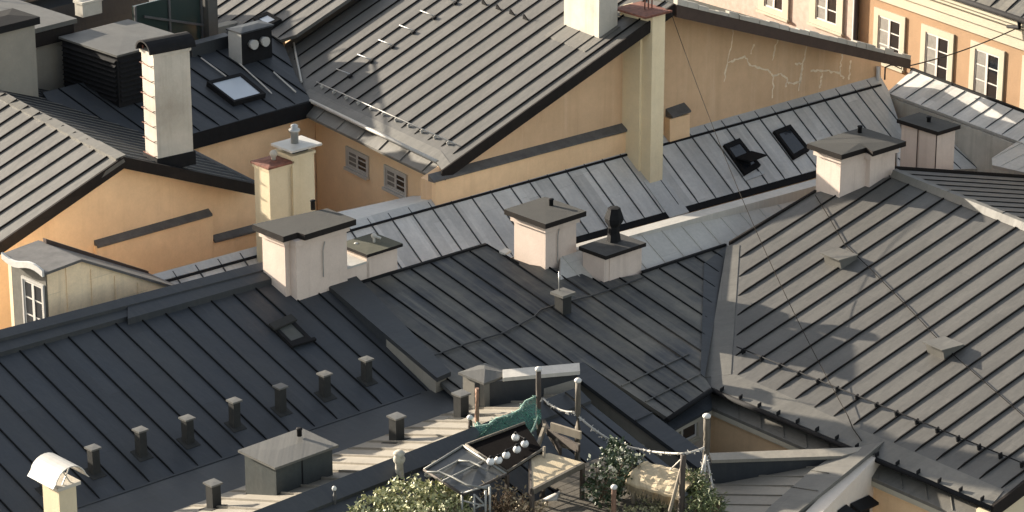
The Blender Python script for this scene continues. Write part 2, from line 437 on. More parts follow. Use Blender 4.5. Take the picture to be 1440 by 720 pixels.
# fire wall between the two dark roofs
mb = MB().axes(pM.d, pM.e)
fw = [pFW.at(*q) for q in ((436, 384), (468, 372), (492, 406), (634, 524), (614.5, 532), (541, 472))]
fw = [pFW.at(432, 378), pFW.at(478, 366), pFW.at(634, 524), pFW.at(614.5, 532.5)]
mb.prism([p + Z3 * .02 for p in fw], -Z3 * .10)
mb.build('wall_coping', slate_bare, H1)
c = sum(fw, V((0, 0, 0))) / 4
fi = [p - Z3 * .08 + (c - p).normalized() * .06 for p in fw]
m0_, m1_ = fi[0].lerp(fi[3], .62), fi[1].lerp(fi[2], .62)
mb = MB().axes(pM.d, Z3); mb.prism([fi[0], fi[1], m1_, m0_], -Z3 * 3.0); mb.build('fire_wall', slate_bare, H1)  # upper part clad dark, the shade there put into its colour
mb = MB(); mb.prism([m0_, m1_, fi[2], fi[3]], -Z3 * 3.0); mb.build('fire_wall', grey_pl, H1)

# ------------------------------------------------------------------ lower house: pale trough roof and dark slope under the roof terrace
H2 = thing('trough_roof_house', 'low front house with a sand-coloured roof strip and the roof terrace on top', 'house', (pS.at(560, 640).x, pS.at(560, 640).y, 0), 'town houses of the roofscape')
ridge = [pS.at(300, 750), pS.at(440, 696), pS.at(660, 611), pS.at(758, 570.5), pS.at(806, 549)]
ridge = [pS.at(300, 750)] + [ridge[1] + (ridge[2] - ridge[1]) * t for t in (0, 1.0)] + [along(ridge[1], (ridge[2] - ridge[1]).normalized(), 812)]
low = [pS.at(800, 512), pS.at(637, 577), pS.at(250, 717), pS.at(180, 744)]
mb, P = roof_sheet(pS, None, (440, 640), None, 1, .50, pts=ridge + low, h=.045, wd=.03)
mb.build('roof_strip', sand, H2)
dz = ridge[-1]; L = 6.5
Qp = [ridge[0], ridge[-1], ridge[-1] + pQ.d * L, ridge[0] + pQ.d * L]
mb, P = roof_sheet(pQ, None, (480, 690), None, 1, .62, pts=Qp, h=.03)
mb.build('roof_slope', slate, H2)
mb = MB().axes(pQ.e, pQ.d)
mb.prism([ridge[0] + Z3 * .07 + pQ.d * .42, ridge[0] + Z3 * .13, ridge[-1] + Z3 * .13, ridge[-1] + Z3 * .07 + pQ.d * .42], -Z3 * .12)
mb.build('ridge_cap', slate_bare, H2)
mass([pS.at(250, 717), pS.at(637, 577), pS.at(770, 530), ridge[-1], ridge[1]], .3, .25).build('wall', grey_pl, H2)
mass(Qp, .3, .3).build('terrace_wall', grey_pl, H2)

# ------------------------------------------------------------------ corner house: dark worn slope + big pale slope meeting in a valley
H3 = thing('corner_house', 'big house whose taupe seamed slope meets a worn dark slope in a valley', 'house', (pR.at(1200, 480).x, pR.at(1200, 480).y, 0), 'town houses of the roofscape')
vt, vb = (1022, 346), (991, 531)
PM = [(478, 405), (500, 401.5), (560, 383.5), (685, 345.5), (712, 360), (745, 372), (812, 382), (842, 396), (905, 384.5), vt, vb, (1000, 545), (940, 588), (822, 510), (706, 531), (640, 556), (600, 520)]
mb, P = roof_sheet(pM, PM, (530, 401.7), (666.7, 358), 5, h=.03)
# cross welts and the two lines above the courtyard eave
for a, b in (((873, 543), (968, 498)), ((907, 565), (982, 527))):
    bar(mb, pM.at(*a) - pM.n * .01, pM.at(*b) - pM.n * .01, pM.d * .03, pM.n * .04)
mb.build('roof', slate_worn, H3)
PR = [vt, (1030, 343), (1146, 271), (1160, 268), (1257, 247.5), (1275, 255.5), (1520, 353), (1520, 615), (1438, 676), (1394, 711.5), (1000, 545), vb]
mb, P = roof_sheet(pR, PR, (1225, 612.5), (1406, 688), 6, h=.036, wd=.026, seam_poly=[(1040, 345), (1146, 272), (1160, 268), (1257, 250), (1275, 258), (1520, 356), (1520, 622), (1428, 683), (1410, 688), (1200, 599), (1095, 551), (1033, 526)])
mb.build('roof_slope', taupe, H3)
# valley sheet, eave sheet, ridge flashing
mb = MB().axes(hd(-95), hd(-5))
mb.prism([pM.at(990, 372) + Z3 * .03, pM.at(1022, 346) + Z3 * .012, pM.at(991, 531) + Z3 * .012, pM.at(985, 527) + Z3 * .03], -Z3 * .05)
mb.build('valley_sheet', slate_bare, H3)
mb = MB().axes(hd(-95), hd(-5))
mb.prism([pR.at(1022, 346) + Z3 * .012, pR.at(1040, 345) + Z3 * .012, pR.at(1028, 527) + Z3 * .012, pR.at(991, 531) + Z3 * .012], -Z3 * .05)
mb.build('valley_sheet', taupe_flash, H3)
mb = strip(pR, ((1000, 530), (1033, 527), (1095, 552), (1200, 600), (1412, 690), (1394, 711.5), (1000, 545)), lift=.014, thick=.03)
mb.build('eave_sheet', taupe_flash, H3)
mb = MB().axes(pR.e, pR.d)
ka, kb = pR.at(1256, 247), pR.at(1540, 361)
sec = lambda q: [q + pR.d * .10 + Z3 * .01, q + pR.d * .02 + Z3 * .15, q - pR.d * .10 + Z3 * .13, q - pR.d * .14 - Z3 * .05]
mb.prism(sec(ka), kb - ka); n_ = 5
for t in (.28, .55, .8): bar(mb, ka.lerp(kb, t) + pR.d * .02 + Z3 * .152, ka.lerp(kb, t) - pR.d * .1 + Z3 * .132, pR.e * .03, Z3 * .012)
mb.build('ridge_flashing', taupe_flash, H3)
# snow rail on the big slope
mb = MB()
ra, rb = pR.at(1037, 493) + pR.n * .10, pR.at(1520, 690) + pR.n * .10
mb.tube([ra, rb], .013, 6)
n = 17
for i in range(n):
    p = ra + (rb - ra) * (i + .35) / n
    mb.box(p - pR.n * .1 - pR.e * .015 - pR.d * .05, pR.e * .03, pR.d * .1, pR.n * .115)
mb.build('snow_rail', dark_metal, H3)
# other slope
r0, r1 = pR2.drop(pR.at(1257, 247.5)), pR2.drop(pR.at(1560, 369))
r0 = pR2.drop(r0 + (r0 - r1).normalized() * .9)
down = pR2.d * 7.0
mb, P = roof_sheet(pR2, None, (1300, 247), None, 1, .5, pts=[r0, r1, r1 + down, r0 + down], h=.022)
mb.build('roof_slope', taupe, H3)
mb = MB(); va, vb_ = r0, r0 + down
mb.prism([r0 + Z3 * .07, r0 + down + Z3 * .07, r0 + down - Z3 * .2, r0 - Z3 * .2], hd(130) * .06); mb.build('verge_board', black_metal, H3)
# edges: left verge against the zinc, right verge
mb = MB()
a, b = pR.at(1027, 343), pR.at(1148, 270)
mb.prism([a + Z3 * .05, b + Z3 * .05, b - Z3 * .3, a - Z3 * .3], pR.e * -.05); mb.build('verge_board', black_metal, H3)
mb = MB(); a, b = pR.at(1394, 712), pR.at(1523, 615)
mb.prism([a + Z3 * .03, b + Z3 * .03, b - Z3 * .26, a - Z3 * .26], pR.e * .06)
mb.build('verge_board', black_metal, H3)
for a, b in (((560, 383.5), (685, 345.5)), ((480, 406), (560, 383.5)), ((905, 384.5), (1022, 346)), ((685, 345.5), (730, 372))):
    a, b = pM.at(*a), pM.at(*b); mb = MB(); mb.prism([a + Z3 * .05, b + Z3 * .05, b - Z3 * .45, a - Z3 * .45], BK * .07); mb.build('ridge_board', dark_metal, H3)
# lower skirt roof under the main eaves, round the inner courtyard corner
pRs = pR.up(-.30); pMs = pM.up(-.30)
mb = MB().axes(pR.e, pR.d)
k0 = pRs.at(998, 556)
pK = pRs
sk = [pRs.at(1000, 552), pRs.at(1400, 722), pRs.at(1370, 735), pRs.at(1001, 573)]
mb.prism(sk, -Z3 * .07)
for i in range(12):
    p = sk[0] + (sk[1] - sk[0]) * (i + .2) / 12; bar(mb, p, p + (sk[3] - sk[0]) * .97, pR.e * .02, Z3 * .02)
mb.build('skirt_roof', taupe_flash, H3)
mb = MB().axes(pM.e, pM.d)
sm = [pMs.at(1000, 552), pMs.at(1001, 573), pMs.at(938, 608), pMs.at(918, 592)]
mb.prism(sm, -Z3 * .07); mb.build('skirt_roof', slate, H3)
# gutters
mb = MB()
mb.tube([pR.at(1000, 547) - Z3 * .03, pR.at(1394, 713) - Z3 * .03], .055, 8)
mb.tube([pM.at(1000, 547) - Z3 * .03, pM.at(938, 589) - Z3 * .03], .055, 8)
for i in range(14):
    p = pR.at(1000, 547).lerp(pR.at(1394, 713), (i + .5) / 14); mb.box(p - pR.e * .012 - Z3 * .02 , pR.e * .024, -pR.d * .1, Z3 * .12)
mb.build('gutter', dark_metal, H3)
# cornices and walls of the inner courtyard corner
kc = pRs.at(1001, 573) - Z3 * .07
in1 = hd(40); in2 = BK
e1 = (sk[2] - sk[3]).normalized(); e2 = (sm[2] - sm[1]).normalized()
L1, L2 = 9.5, 2.6
n1 = V((-e1.y, e1.x, 0)).normalized();  n1 = n1 if n1.dot(in1) > 0 else -n1
n2 = V((-e2.y, e2.x, 0)).normalized();  n2 = n2 if n2.dot(in2) > 0 else -n2
f1, f2 = V((e1.x, e1.y, 0)).normalized(), V((e2.x, e2.y, 0)).normalized()
mb = MB(); mb.prism([kc - Z3 * .003, kc + f1 * L1 - Z3 * .003, kc + f1 * L1 + n1 * .35 - Z3 * .003, kc + n1 * .35 - Z3 * .003], -Z3 * .11)
mb.prism([kc - Z3 * .005, kc + f2 * L2 - Z3 * .005, kc + f2 * L2 + n2 * .35 - Z3 * .005, kc + n2 * .35 - Z3 * .005], -Z3 * .10)
mb.build('cornice', trim_pl, H3)
w0 = kc + n1 * .16 + n2 * .16 - Z3 * .105
mb = MB(); mb.prism([w0, w0 + f1 * L1, w0 + f1 * L1 + n1 * .4, w0 + n1 * .4], -Z3 * (w0.z - 3)); mb.build('wall', ochre, H3)
mb = MB(); mb.prism([w0 - Z3 * .002, w0 + f2 * L2 - Z3 * .002, w0 + f2 * L2 + n2 * .4 - Z3 * .002, w0 + n2 * .4 - Z3 * .002], -Z3 * (w0.z - 3.1)); mb.build('wall', old_white, H3)
# main bodies
mass([pM.at(*q) for q in ((520, 402), (685, 352), (1000, 360), (985, 520), (940, 570), (822, 505), (706, 525))], .35, .35).build('wall', grey_pl, H3)
mass([pR.at(*q) for q in ((1030, 352), (1257, 242), (1520, 350), (1500, 600), (1395, 690), (1005, 530))], .45, .55).build('wall', ochre, H3)
mass([r0, r1, r1 + down, r0 + down], .3, .35).build('wall', ochre, H3)
# yellow gable end right of the verge
a, b = pR.at(1396, 716) + pR.e * -.12, pR.at(1520, 622) + pR.e * -.12
mb = MB(); mb.prism([a - Z3 * .15, b - Z3 * .15, V((b.x, b.y, 5)), V((a.x, a.y, 5))], -pR.e * .3); mb.build('gable_wall', cream, H3)

# fire wall with lit coping in the middle foreground, step down to the trough roof
b0_, b1_ = pS.at(688, 573), pS.at(812, 549)
t0_, t1_ = raise_to(b0_, 533), raise_to(b1_, 522)
nd = V(((t1_ - t0_).y, -(t1_ - t0_).x, 0)).normalized()
cd_ = (t1_ - t0_).normalized()
mb = MB().axes(cd_, nd)
mb.prism([t0_ + cd_ * .28, t1_ + cd_ * .05, t1_ + cd_ * .05 - nd * .34 + Z3 * .04, t0_ + cd_ * .28 - nd * .34 + Z3 * .04], -Z3 * .08)
mb.build('wall_coping', zinc_warm, H3)
mb = MB().axes(cd_, Z3)
mb.prism([t0_ - nd * .05 - Z3 * .085 - cd_ * .3, t1_ - nd * .05 - Z3 * .085, t1_ - nd * .36 - Z3 * .085, t0_ - nd * .36 - Z3 * .085 - cd_ * .3], -Z3 * 3.0)
mb.build('fire_wall', slate_bare, H3)
mb = MB(); q0, q1 = t0_.lerp(t1_, .62), t0_.lerp(t1_, .97)
mb.prism([q0 - Z3 * .34 - nd * .045, q1 - Z3 * .2 - nd * .045, q1 - Z3 * .75 - nd * .045, q0 - Z3 * .75 - nd * .045], -nd * .02); mb.build('bare_plaster', grey_pl, H3)
# second raking fire wall (from the lit coping down to the courtyard)
pFW2 = pM.up(.10)
f = [pFW2.at(820, 509), pFW2.at(1004, 646)]
fd = (f[1] - f[0]).normalized(); fn = V((fd.y, -fd.x, 0)).normalized(); fn = fn if fn.dot(LF) > 0 else -fn
wd_ = .46
mb = MB().axes(fd, fn)
mb.prism([f[0], f[1], f[1] + fn * wd_ - Z3 * .05, f[0] + fn * wd_ - Z3 * .05], -Z3 * .1)
for t in (.52,): bar(mb, f[0] + fd * 2.2 - Z3 * .02, f[0] + fd * 2.2 + fn * wd_ - Z3 * .06, fd * .03, Z3 * .05)
mb.build('wall_coping', slate_bare, H3)
mb = MB().axes(fd, Z3)
mb.prism([f[0] + fn * (wd_ - .06) - Z3 * .14, f[1] + fn * (wd_ - .06) - Z3 * .14, f[1] + fn * .06 - Z3 * .14, f[0] + fn * .06 - Z3 * .14], -Z3 * 3.2)
mb.build('fire_wall', grey_pl, H3)

# ------------------------------------------------------------------ zinc house behind
H4 = thing('zinc_roof_house', 'long house with steep grey zinc roof running below the two ochre gables', 'house', (pZ.at(900, 230).x, pZ.at(900, 230).y, 0), 'town houses of the roofscape')
PZ = [(120, 414), (627, 277), (1238, 107), (1250, 128), (1272, 196), (1200, 226), (1146, 243), (730, 359), (600, 396), (240, 470), (120, 500)]
mb, P = roof_sheet(pZ, PZ, (523.3, 318.3), (775, 255), 9, h=.028, wd=.022)
# top welt
mb.build('roof', zinc, H4)
mb = MB(); bar(mb, pZ.at(120, 426), pZ.at(1238, 119), pZ.d * .05, pZ.n * .04); mb.build('roof_batten', dark_metal, H4)
mb = strip(pZ, ((120, 412), (627, 275), (1238, 105), (1238, 117), (627, 287), (120, 424)), lift=.02, thick=.03)
mb.build('wall_flashing', zinc_flash, H4)
mb = strip(pZ, ((1150, 239), (728, 356), (728, 365), (1150, 249)), lift=.012, thick=.02); mb.build('gutter_strip', dark_metal, H4)
# lip and second slope
mb = MB().axes(AZ, BZ)
l0, l1, l2, l3 = onz(788, 349, lipz + .05), onz(1152, 250, lipz + .05), onz(1152, 260, lipz + .05), onz(788, 358, lipz + .05)
mb.prism([l0, l1, l2, l3], -Z3 * .6); mb.build('gutter_lip', zinc_warm, H4)
PZ2 = [(788, 360), (1152, 262), (1160, 268), (1028, 349), (905, 392), (830, 420), (788, 410)]
mb, P = roof_sheet(pZ2, PZ2, (931, 325), (957.5, 317.2), 1, h=.02, wd=.018)
mb.build('roof_slope', zinc_warm, H4)
mb = strip(pZ2, ((912, 381), (1010, 349), (1010, 351.5), (912, 383.5)), lift=.05, thick=.05); mb.build('snow_rail', zinc_warm, H4)
# slope towards the light court
bk0, bk1 = pZ.at(486, 315), pZ.at(632, 276)
mb = MB().axes(AZ, BZ)
mb.prism([bk0 + Z3 * .02, bk1 + Z3 * .02, bk1 + BK * .95 - Z3 * .15 - AZ * .35, bk0 + BK * 1.25 - Z3 * .1 - AZ * 1.0], -Z3 * .12); mb.build('court_slope', zinc_flash, H4)
mass([pZ.at(*q) for q in ((130, 420), (627, 284), (1230, 116), (1255, 190), (1146, 238), (730, 352), (130, 480))], .3, .15).build('wall', ochre, H4)
# ------------------------------------------------------------------ zinc wing on the right
H5 = thing('zinc_wing', 'low zinc-roofed wing running along the street below the peach facade', 'house', (pY.at(1380, 160).x, pY.at(1380, 160).y, 0), 'town houses of the roofscape')
PY = [(1247, 127), (1282, 99), (1500, 181), (1500, 224), (1440, 203)]
PY = [(1247, 130), (1282, 99), (1560, 205), (1560, 246)]
mb, P = roof_sheet(pY, PY, (1295, 147.5), (1360, 174), 3, h=.022)
mb.build('roof', zinc, H5)
mb = MB(); a, b = pY.at(1280, 98), pY.at(1560, 204); mb.prism([a + Z3 * .05, b + Z3 * .05, b - Z3 * .2, a - Z3 * .2], hd(35) * .08); mb.build('ridge_board', dark_metal, H5)
a, b = pY.at(1248, 131), pY.at(1560, 247)
mb = MB(); mb.prism([a - Z3 * .1, b - Z3 * .1, V((b.x, b.y, 4)), V((a.x, a.y, 4))], hd(35) * .3); mb.build('wall', old_white, H5)
mass(P, .2, .3).build('wall', ochre, H5)
# little zinc roofs between wing and pale roof
pY2 = roofpl(pY.at(1320, 160) + hd(-145) * .9 - Z3 * .35, 43, 25)
mb, P = roof_sheet(pY2, [(1262, 200), (1392, 182), (1420, 214), (1430, 236), (1262, 240)], (1380, 200), None, 1, .5, h=.02)
bar(mb, pY2.at(1330, 200), pY2.at(1392, 184), pY2.d * .12, Z3 * .1)
mb.build('low_roof', zinc, H5)
pY3 = roofpl(pY.at(1430, 196) - Z3 * .05, -55, 12)
mb, P = roof_sheet(pY3, [(1395, 222), (1435, 196), (1560, 240), (1560, 270), (1395, 232)], (1410, 215), None, 1, .5, h=.02); mb.build('low_roof', zinc_warm, H5)

# ------------------------------------------------------------------ tall gabled house with taupe roof
H6 = thing('gabled_house', 'tall ochre gabled house with wide taupe roof and a full-height stack on its gable', 'house', (pG.at(900, 150).x, pG.at(900, 150).y, 0), 'town houses of the roofscape')
apx = pT.at(947, 6)
PT = [(437, 140), (610, 223), (622, 240), (947, 6), (700, -110), (430, -110), (497, -12), (418, 50), (400, 62), (403, 100)]
mb, P = roof_sheet(pT, PT, (473, 140), (621.7, 205), 8, h=.034, seam_poly=[(447, 128), (634, 213), (640, 226), (947, 6), (700, -110), (430, -110), (497, -12), (418, 50), (408, 62), (415, 95)])
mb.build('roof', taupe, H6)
mb = strip(pT, ((425, 133), (437, 140), (610, 223), (622, 240), (634, 231), (620, 212), (470, 142), (436, 125)), lift=.010, thick=.03); mb.build('eave_sheet', taupe_flash, H6)
# right slope
rg0 = apx; rg1 = apx + hd(125) * 12
mb, P = roof_sheet(pT2, None, None, None, 1, .5, pts=[rg0, rg0 + pT2.d * 7.9, rg0 + pT2.d * 7.9 + hd(132) * 12, rg0 + hd(132) * 12], h=.02)
mb.build('roof_slope', cap_moss, H6)
mb = MB(); a = rg0; b = along(rg0, pT2.d, 1276)
mb.prism([a + Z3 * .02, b + Z3 * .02, b - Z3 * .24, a - Z3 * .30], hd(-55) * .14)
mb.build('verge_board', brown_metal, H6)
mb = MB().axes(pT2.d, Z3)
for i in range(24):
    p = a + (b - a) * (i / 24.0); l = (b - a) / 24.0; h0 = random.uniform(.07, .16)
    mb.prism([p + Z3 * (.025 + h0), p + l * .97 + Z3 * (.025 + h0), p + l * .97 + Z3 * .025, p + Z3 * .025], hd(-55) * random.uniform(.14, .19))
mb.build('verge_tiles', old_white, H6)
va, vb2 = pT.at(620, 241), pT.at(947, 6)
mb = MB(); mb.prism([va + Z3 * .03, vb2 + Z3 * .03, vb2 - Z3 * .27, va - Z3 * .27], hd(-55) * .05); mb.build('verge_board', black_metal, H6)
# gable wall
Gp = [pG.at(*q) for q in ((607, 256), (945, 19), (1239, 88), (1239, 130))]; Gp.append(V((Gp[-1].x, Gp[-1].y, 8))); Gp.append(V((Gp[0].x, Gp[0].y, 8)))
mb = MB(); mb.prism(Gp, hd(azG + 90) * .4); mb.build('gable_wall', ochre_pale, H6)
# lower, thicker part of the gable with its sheet ledge
mb = MB(); q = [pG.at(*c) for c in ((607, 252), (880, 183), (880, 216), (880, 240), (607, 330))]
mb.prism([p + hd(azG - 90) * .004 for p in q], hd(azG - 90) * .14); mb.build('gable_base', ochre, H6)
def ledge(mb, pl, az, a, b, out=.2, h=.17):
    p, q = pl.at(*a), pl.at(*b); o = hd(az - 90) * out
    mb.hull([p - Z3 * h, p + o - Z3 * h, q + o - Z3 * h, q - Z3 * h], [p, p + o - Z3 * (h - .05), q + o - Z3 * (h - .05), q])
mb = MB(); ledge(mb, pG, azG, (602, 245), (879, 172)); mb.build('wall_ledge', ledge_m, H6); mb = MB(); ledge(mb, pG, azG, (936, 153), (962, 144), .26, .2); mb.build('wall_ledge', ledge_m, H6)
mb = MB(); q = [pG.at(*c) for c in ((934, 165), (962, 158), (962, 190), (934, 200))]; mb.prism([p + hd(azG - 90) * .004 for p in q], hd(azG - 90) * .2); mb.build('wall_pier', ochre, H6)
# mineral veins of old repairs on the plaster
mortar = simple('pale_mortar', (.90, .76, .56), .9)
cracks = [[(1032, 36), (1026, 72), (1018, 115)], [(1024, 88), (1048, 79), (1055, 92), (1080, 98), (1088, 108), (1086, 138)], [(1098, 50), (1090, 64), (1086, 85)], [(1088, 107), (1098, 103), (1108, 112), (1104, 122)], [(1108, 117), (1126, 116), (1129, 90), (1118, 89)], [(1140, 100), (1164, 99), (1180, 103), (1187, 110)], [(1156, 103), (1153, 124)], [(1184, 76), (1181, 103)], [(1135, 62), (1128, 95), (1123, 128)], [(1196, 85), (1194, 112)], [(1060, 62), (1056, 76)]]
for cr in cracks:
    mb = MB()
    for (x0, y0), (x1, y1) in zip(cr, cr[1:]):
        n = 7; prev = pG.at(x0, y0)
        for i in range(1, n + 1):
            t = i / n; q = pG.at(x0 + (x1 - x0) * t + (random.uniform(-1.3, 1.3) if i < n else 0), y0 + (y1 - y0) * t + (random.uniform(-1.3, 1.3) if i < n else 0))
            wv = (q - prev).normalized().cross(hd(azG - 90)) * random.uniform(.010, .034); o_ = hd(azG - 90) * .003
            mb.prism([prev + o_ - wv, q + o_ - wv, q + o_ + wv, prev + o_ + wv], -hd(azG - 90) * .006); prev = q
    mb.build('plaster_repair', mortar, H6)
mb = MB(); q = pG.at(1232, 92); mb.tube([q + hd(azG - 90) * .08 - Z3 * .02, q + hd(azG - 90) * .08 - Z3 * .75], .06, 10); mb.build('downpipe', zinc_flash, H6)
# body
bx_ = [pT.at(607, 250), pT.at(940, 15)]
body = [Gp[0] + hd(125) * .42 + hd(35) * 1.2, Gp[2] + hd(125) * .42, Gp[2] + hd(125) * 14, Gp[0] + hd(125) * 14 + hd(35) * 1.2]
mb = MB(); ze = min(p.z for p in (Gp[0], Gp[2])) - .35
mb.prism([V((p.x, p.y, ze)) for p in body], -Z3 * ze); mb.build('wall', ochre, H6)
# courtyard wall + skirt roof + gutter under the eave
ce = tB + (tB - tA).normalized() * .25
q0, q1 = pCW.at(443, 150), pCW.at(613, 240)
mb = MB(); mb.prism([V((q0.x, q0.y, zE - .25)), V((q1.x, q1.y, zE - .25)), V((q1.x, q1.y, 8)), V((q0.x, q0.y, 8))], hd(35) * .3); mb.build('courtyard_wall', ochre_light, H6)
mb = MB().axes((tB - tA).normalized(), hd(-145))
s0_, s1_ = tA - Z3 * .12 + hd(35) * .1, ce - Z3 * .12 + hd(35) * .1
mb.prism([s0_, s1_, s1_ + hd(-145) * .32 - Z3 * .22, s0_ + hd(-145) * .32 - Z3 * .22], -Z3 * .06)
for i in range(6):
    p = s0_.lerp(s1_, (i + .6) / 6); bar(mb, p, p + hd(-145) * .32 - Z3 * .22, (tB - tA).normalized() * .02, Z3 * .03)
mb.build('skirt_roof', taupe_flash, H6)
mb = MB(); mb.tube([tA - Z3 * .03 + hd(-145) * .02, ce - Z3 * .03 + hd(-145) * .02], .05, 10)
mb.build('gutter', zinc_warm, H6)
mb = MB(); gpt = ce + hd(-145) * .3 - Z3 * .38; mb.tube([gpt + hd(125) * .1, gpt + AZ * .25 - Z3 * .15, gpt + AZ * .5 + BZ * .2 - Z3 * .55], .05, 8); mb.build('downpipe', trim_pl, H6)
# snow rails
mb = MB(); a, b = pT.at(447, 119) + pT.n * .08, pT.at(642, 206) + pT.n * .08; mb.tube([a, b], .014, 6)
for i in range(11):
    p = a.lerp(b, (i + .5) / 11); mb.box(p - pT.n * .08 - pT.e * .01, pT.e * .02, pT.d * .08, pT.n * .085)
mb.build('snow_rail', zinc_warm, H6)
for i in range(6):
    mb = MB(); x, y = 474 + i * 29.5, 99 - i * 20.5
    a, b = pT.at(x, y) + pT.n * .05, pT.at(x + 21, y + 8) + pT.n * .05
    mb.tube([a, b], .011, 6); mb.mi = 1; mb.box(b - pT.n * .06 - pT.e * .04, pT.e * .08, pT.d * .10, pT.n * .08)
    mb.build('roof_step', [zinc_flash, dark_metal], H6)
# tiny snow guards near the ridge
for x, y in ((682, 6), (702, 13), (721, 20), (740, 27)):
    mb = MB(); p = pT.at(x, y); mb.hull([p - pT.e * .12, p + pT.e * .12, p + pT.e * .12 + pT.d * .03, p - pT.e * .12 + pT.d * .03], [p - pT.e * .02 + pT.n * .16, p + pT.e * .02 + pT.n * .16, p + pT.e * .02 + pT.d * .02 + pT.n * .16, p - pT.e * .02 + pT.d * .02 + pT.n * .16]); mb.build('snow_guard', dark_metal, H6)

# ------------------------------------------------------------------ small gabled house on the left
H7 = thing('small_gabled_house', 'ochre gabled house at the left edge with a tall weathered white chimney', 'house', (pG1.at(180, 300).x, pG1.at(180, 300).y, 0), 'town houses of the roofscape')
PGL = [(172, 222), (-60, 92), (-60, 385), (0, 348)]
PGL = [(174, 223), (-80, 81), (-80, 398)]
mb, P = roof_sheet(pGL, PGL, (22.5, 161), (151, 221), 7, h=.034)
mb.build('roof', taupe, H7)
L_ = (pGL2.at(362, 263) - rGL); Lr = 3.9
mb, P = roof_sheet(pGL2, None, None, None, 1, .42, pts=[rGL, rGL + pGL2.d * Lr, rGL + pGL2.d * Lr + hd(126) * 10, rGL + hd(126) * 10], h=.014, wd=.03)
mb.build('roof_slope', [slate_dim, seam_pale], H7)
mb = MB().axes(hd(126), pGL.d)
r1_ = rGL + hd(126) * 10
for (t0, t1, l) in ((0, 1.25, .10), (1.22, 3.4, .08), (3.36, 10, .06)):
    a, b = rGL + hd(126) * t0, rGL + hd(126) * t1
    mb.prism([a + Z3 * l + pGL2.d * .1, b + Z3 * l + pGL2.d * .1, b + Z3 * (l - .02) + pGL.d * .18, a + Z3 * (l - .02) + pGL.d * .18], -Z3 * .12)
mb.build('ridge_cap', taupe_flash, H7)
mb = MB(); b_ = pGL.at(-80, 397); a_ = rGL
mb.prism([a_ + Z3 * .04, b_ + Z3 * .04, b_ - Z3 * .24, a_ - Z3 * .24], hd(-54) * .06); mb.build('verge_board', black_metal, H7); mb = MB()
b_ = rGL + pGL2.d * Lr; mb.prism([a_ + Z3 * .04, b_ + Z3 * .04, b_ - Z3 * .24, a_ - Z3 * .24], hd(-54) * .06)
mb.build('verge_board', black_metal, H7)
Wp = [pG1.at(*q) for q in ((-80, 408), (175, 236), (362, 273), (362, 370))]; Wp.append(V((Wp[-1].x, Wp[-1].y, 8))); Wp.append(V((Wp[0].x, Wp[0].y, 8)))
mb = MB(); mb.prism(Wp, hd(azG + 90) * .4); mb.build('gable_wall', ochre, H7)
mb = MB(); ledge(mb, pG1, azG, (132, 338), (293, 293), .16, .15); mb.build('wall_ledge', ledge_m, H7); mb = MB(); ledge(mb, pG1, azG, (297, 331), (366, 313), .16, .15); mb.build('wall_ledge', ledge_m, H7)
mb = MB(); q = [pG1.at(*c) for c in ((132, 345), (296, 301), (296, 372), (225, 390), (132, 420))]
mb.prism([p + hd(azG - 90) * .004 for p in q], hd(azG - 90) * .10); mb.build('gable_base', ochre, H7); mb = MB(); q = [pG1.at(*c) for c in ((296.5, 338), (364, 321), (364, 365), (296.5, 380))]
mb.prism([p + hd(azG - 90) * .004 for p in q], hd(azG - 90) * .09); mb.build('gable_base', ochre, H7)
mb = MB(); o_ = hd(azG + 90); ze = Wp[2].z - .3
mb.prism([V((p.x, p.y, ze)) for p in (Wp[0] + o_ * .42, Wp[2] + o_ * .42, Wp[2] + o_ * 10, Wp[0] + o_ * 10)], -Z3 * ze); mb.build('wall', ochre, H7)
mb = MB(); a, b = rGL + pGL2.d * (Lr + .03), rGL + pGL2.d * (Lr + .03) + hd(126) * 10; mb.tube([a, b], .06, 8); mb.build('gutter', vent_grey, H7)

# ------------------------------------------------------------------ cross wing of the courtyard
H8 = thing('cross_wing', 'dark-roofed wing closing the small courtyard, with a large flat sky-coloured skylight', 'house', (pW.at(340, 120).x, pW.at(340, 120).y, 0), 'town houses of the roofscape')
PWp = [(120, 226), (274, 187), (437, 141), (416, 106), (402, 70), (392, 48), (330, 62), (60, 130)]
mb, P = roof_sheet(pW, PWp, (330, 165), None, 1, .62, h=.03); mb.build('roof', slate, H8)
fa, fb = pW.at(180, 211), pW.at(439, 141)
mb = MB().axes(hd(azW), Z3); mb.prism([fa - Z3 * .01, fb - Z3 * .01, fb - Z3 * .42, fa - Z3 * .42], hd(azW - 90) * .05); mb.build('fascia', dark_metal, H8)
p0, p1 = pWW.at(240, 215), cc
mb = MB(); mb.prism([V((p0.x, p0.y, zE - .3)), V((p1.x, p1.y, zE - .3)), V((p1.x, p1.y, 8)), V((p0.x, p0.y, 8))], hd(azW + 90) * .3); mb.build('courtyard_wall', ochre_light, H8)
mass([pW.at(*q) for q in ((274, 187), (437, 141), (402, 70), (100, 140))], .5, .3).build('wall', ochre, H8)
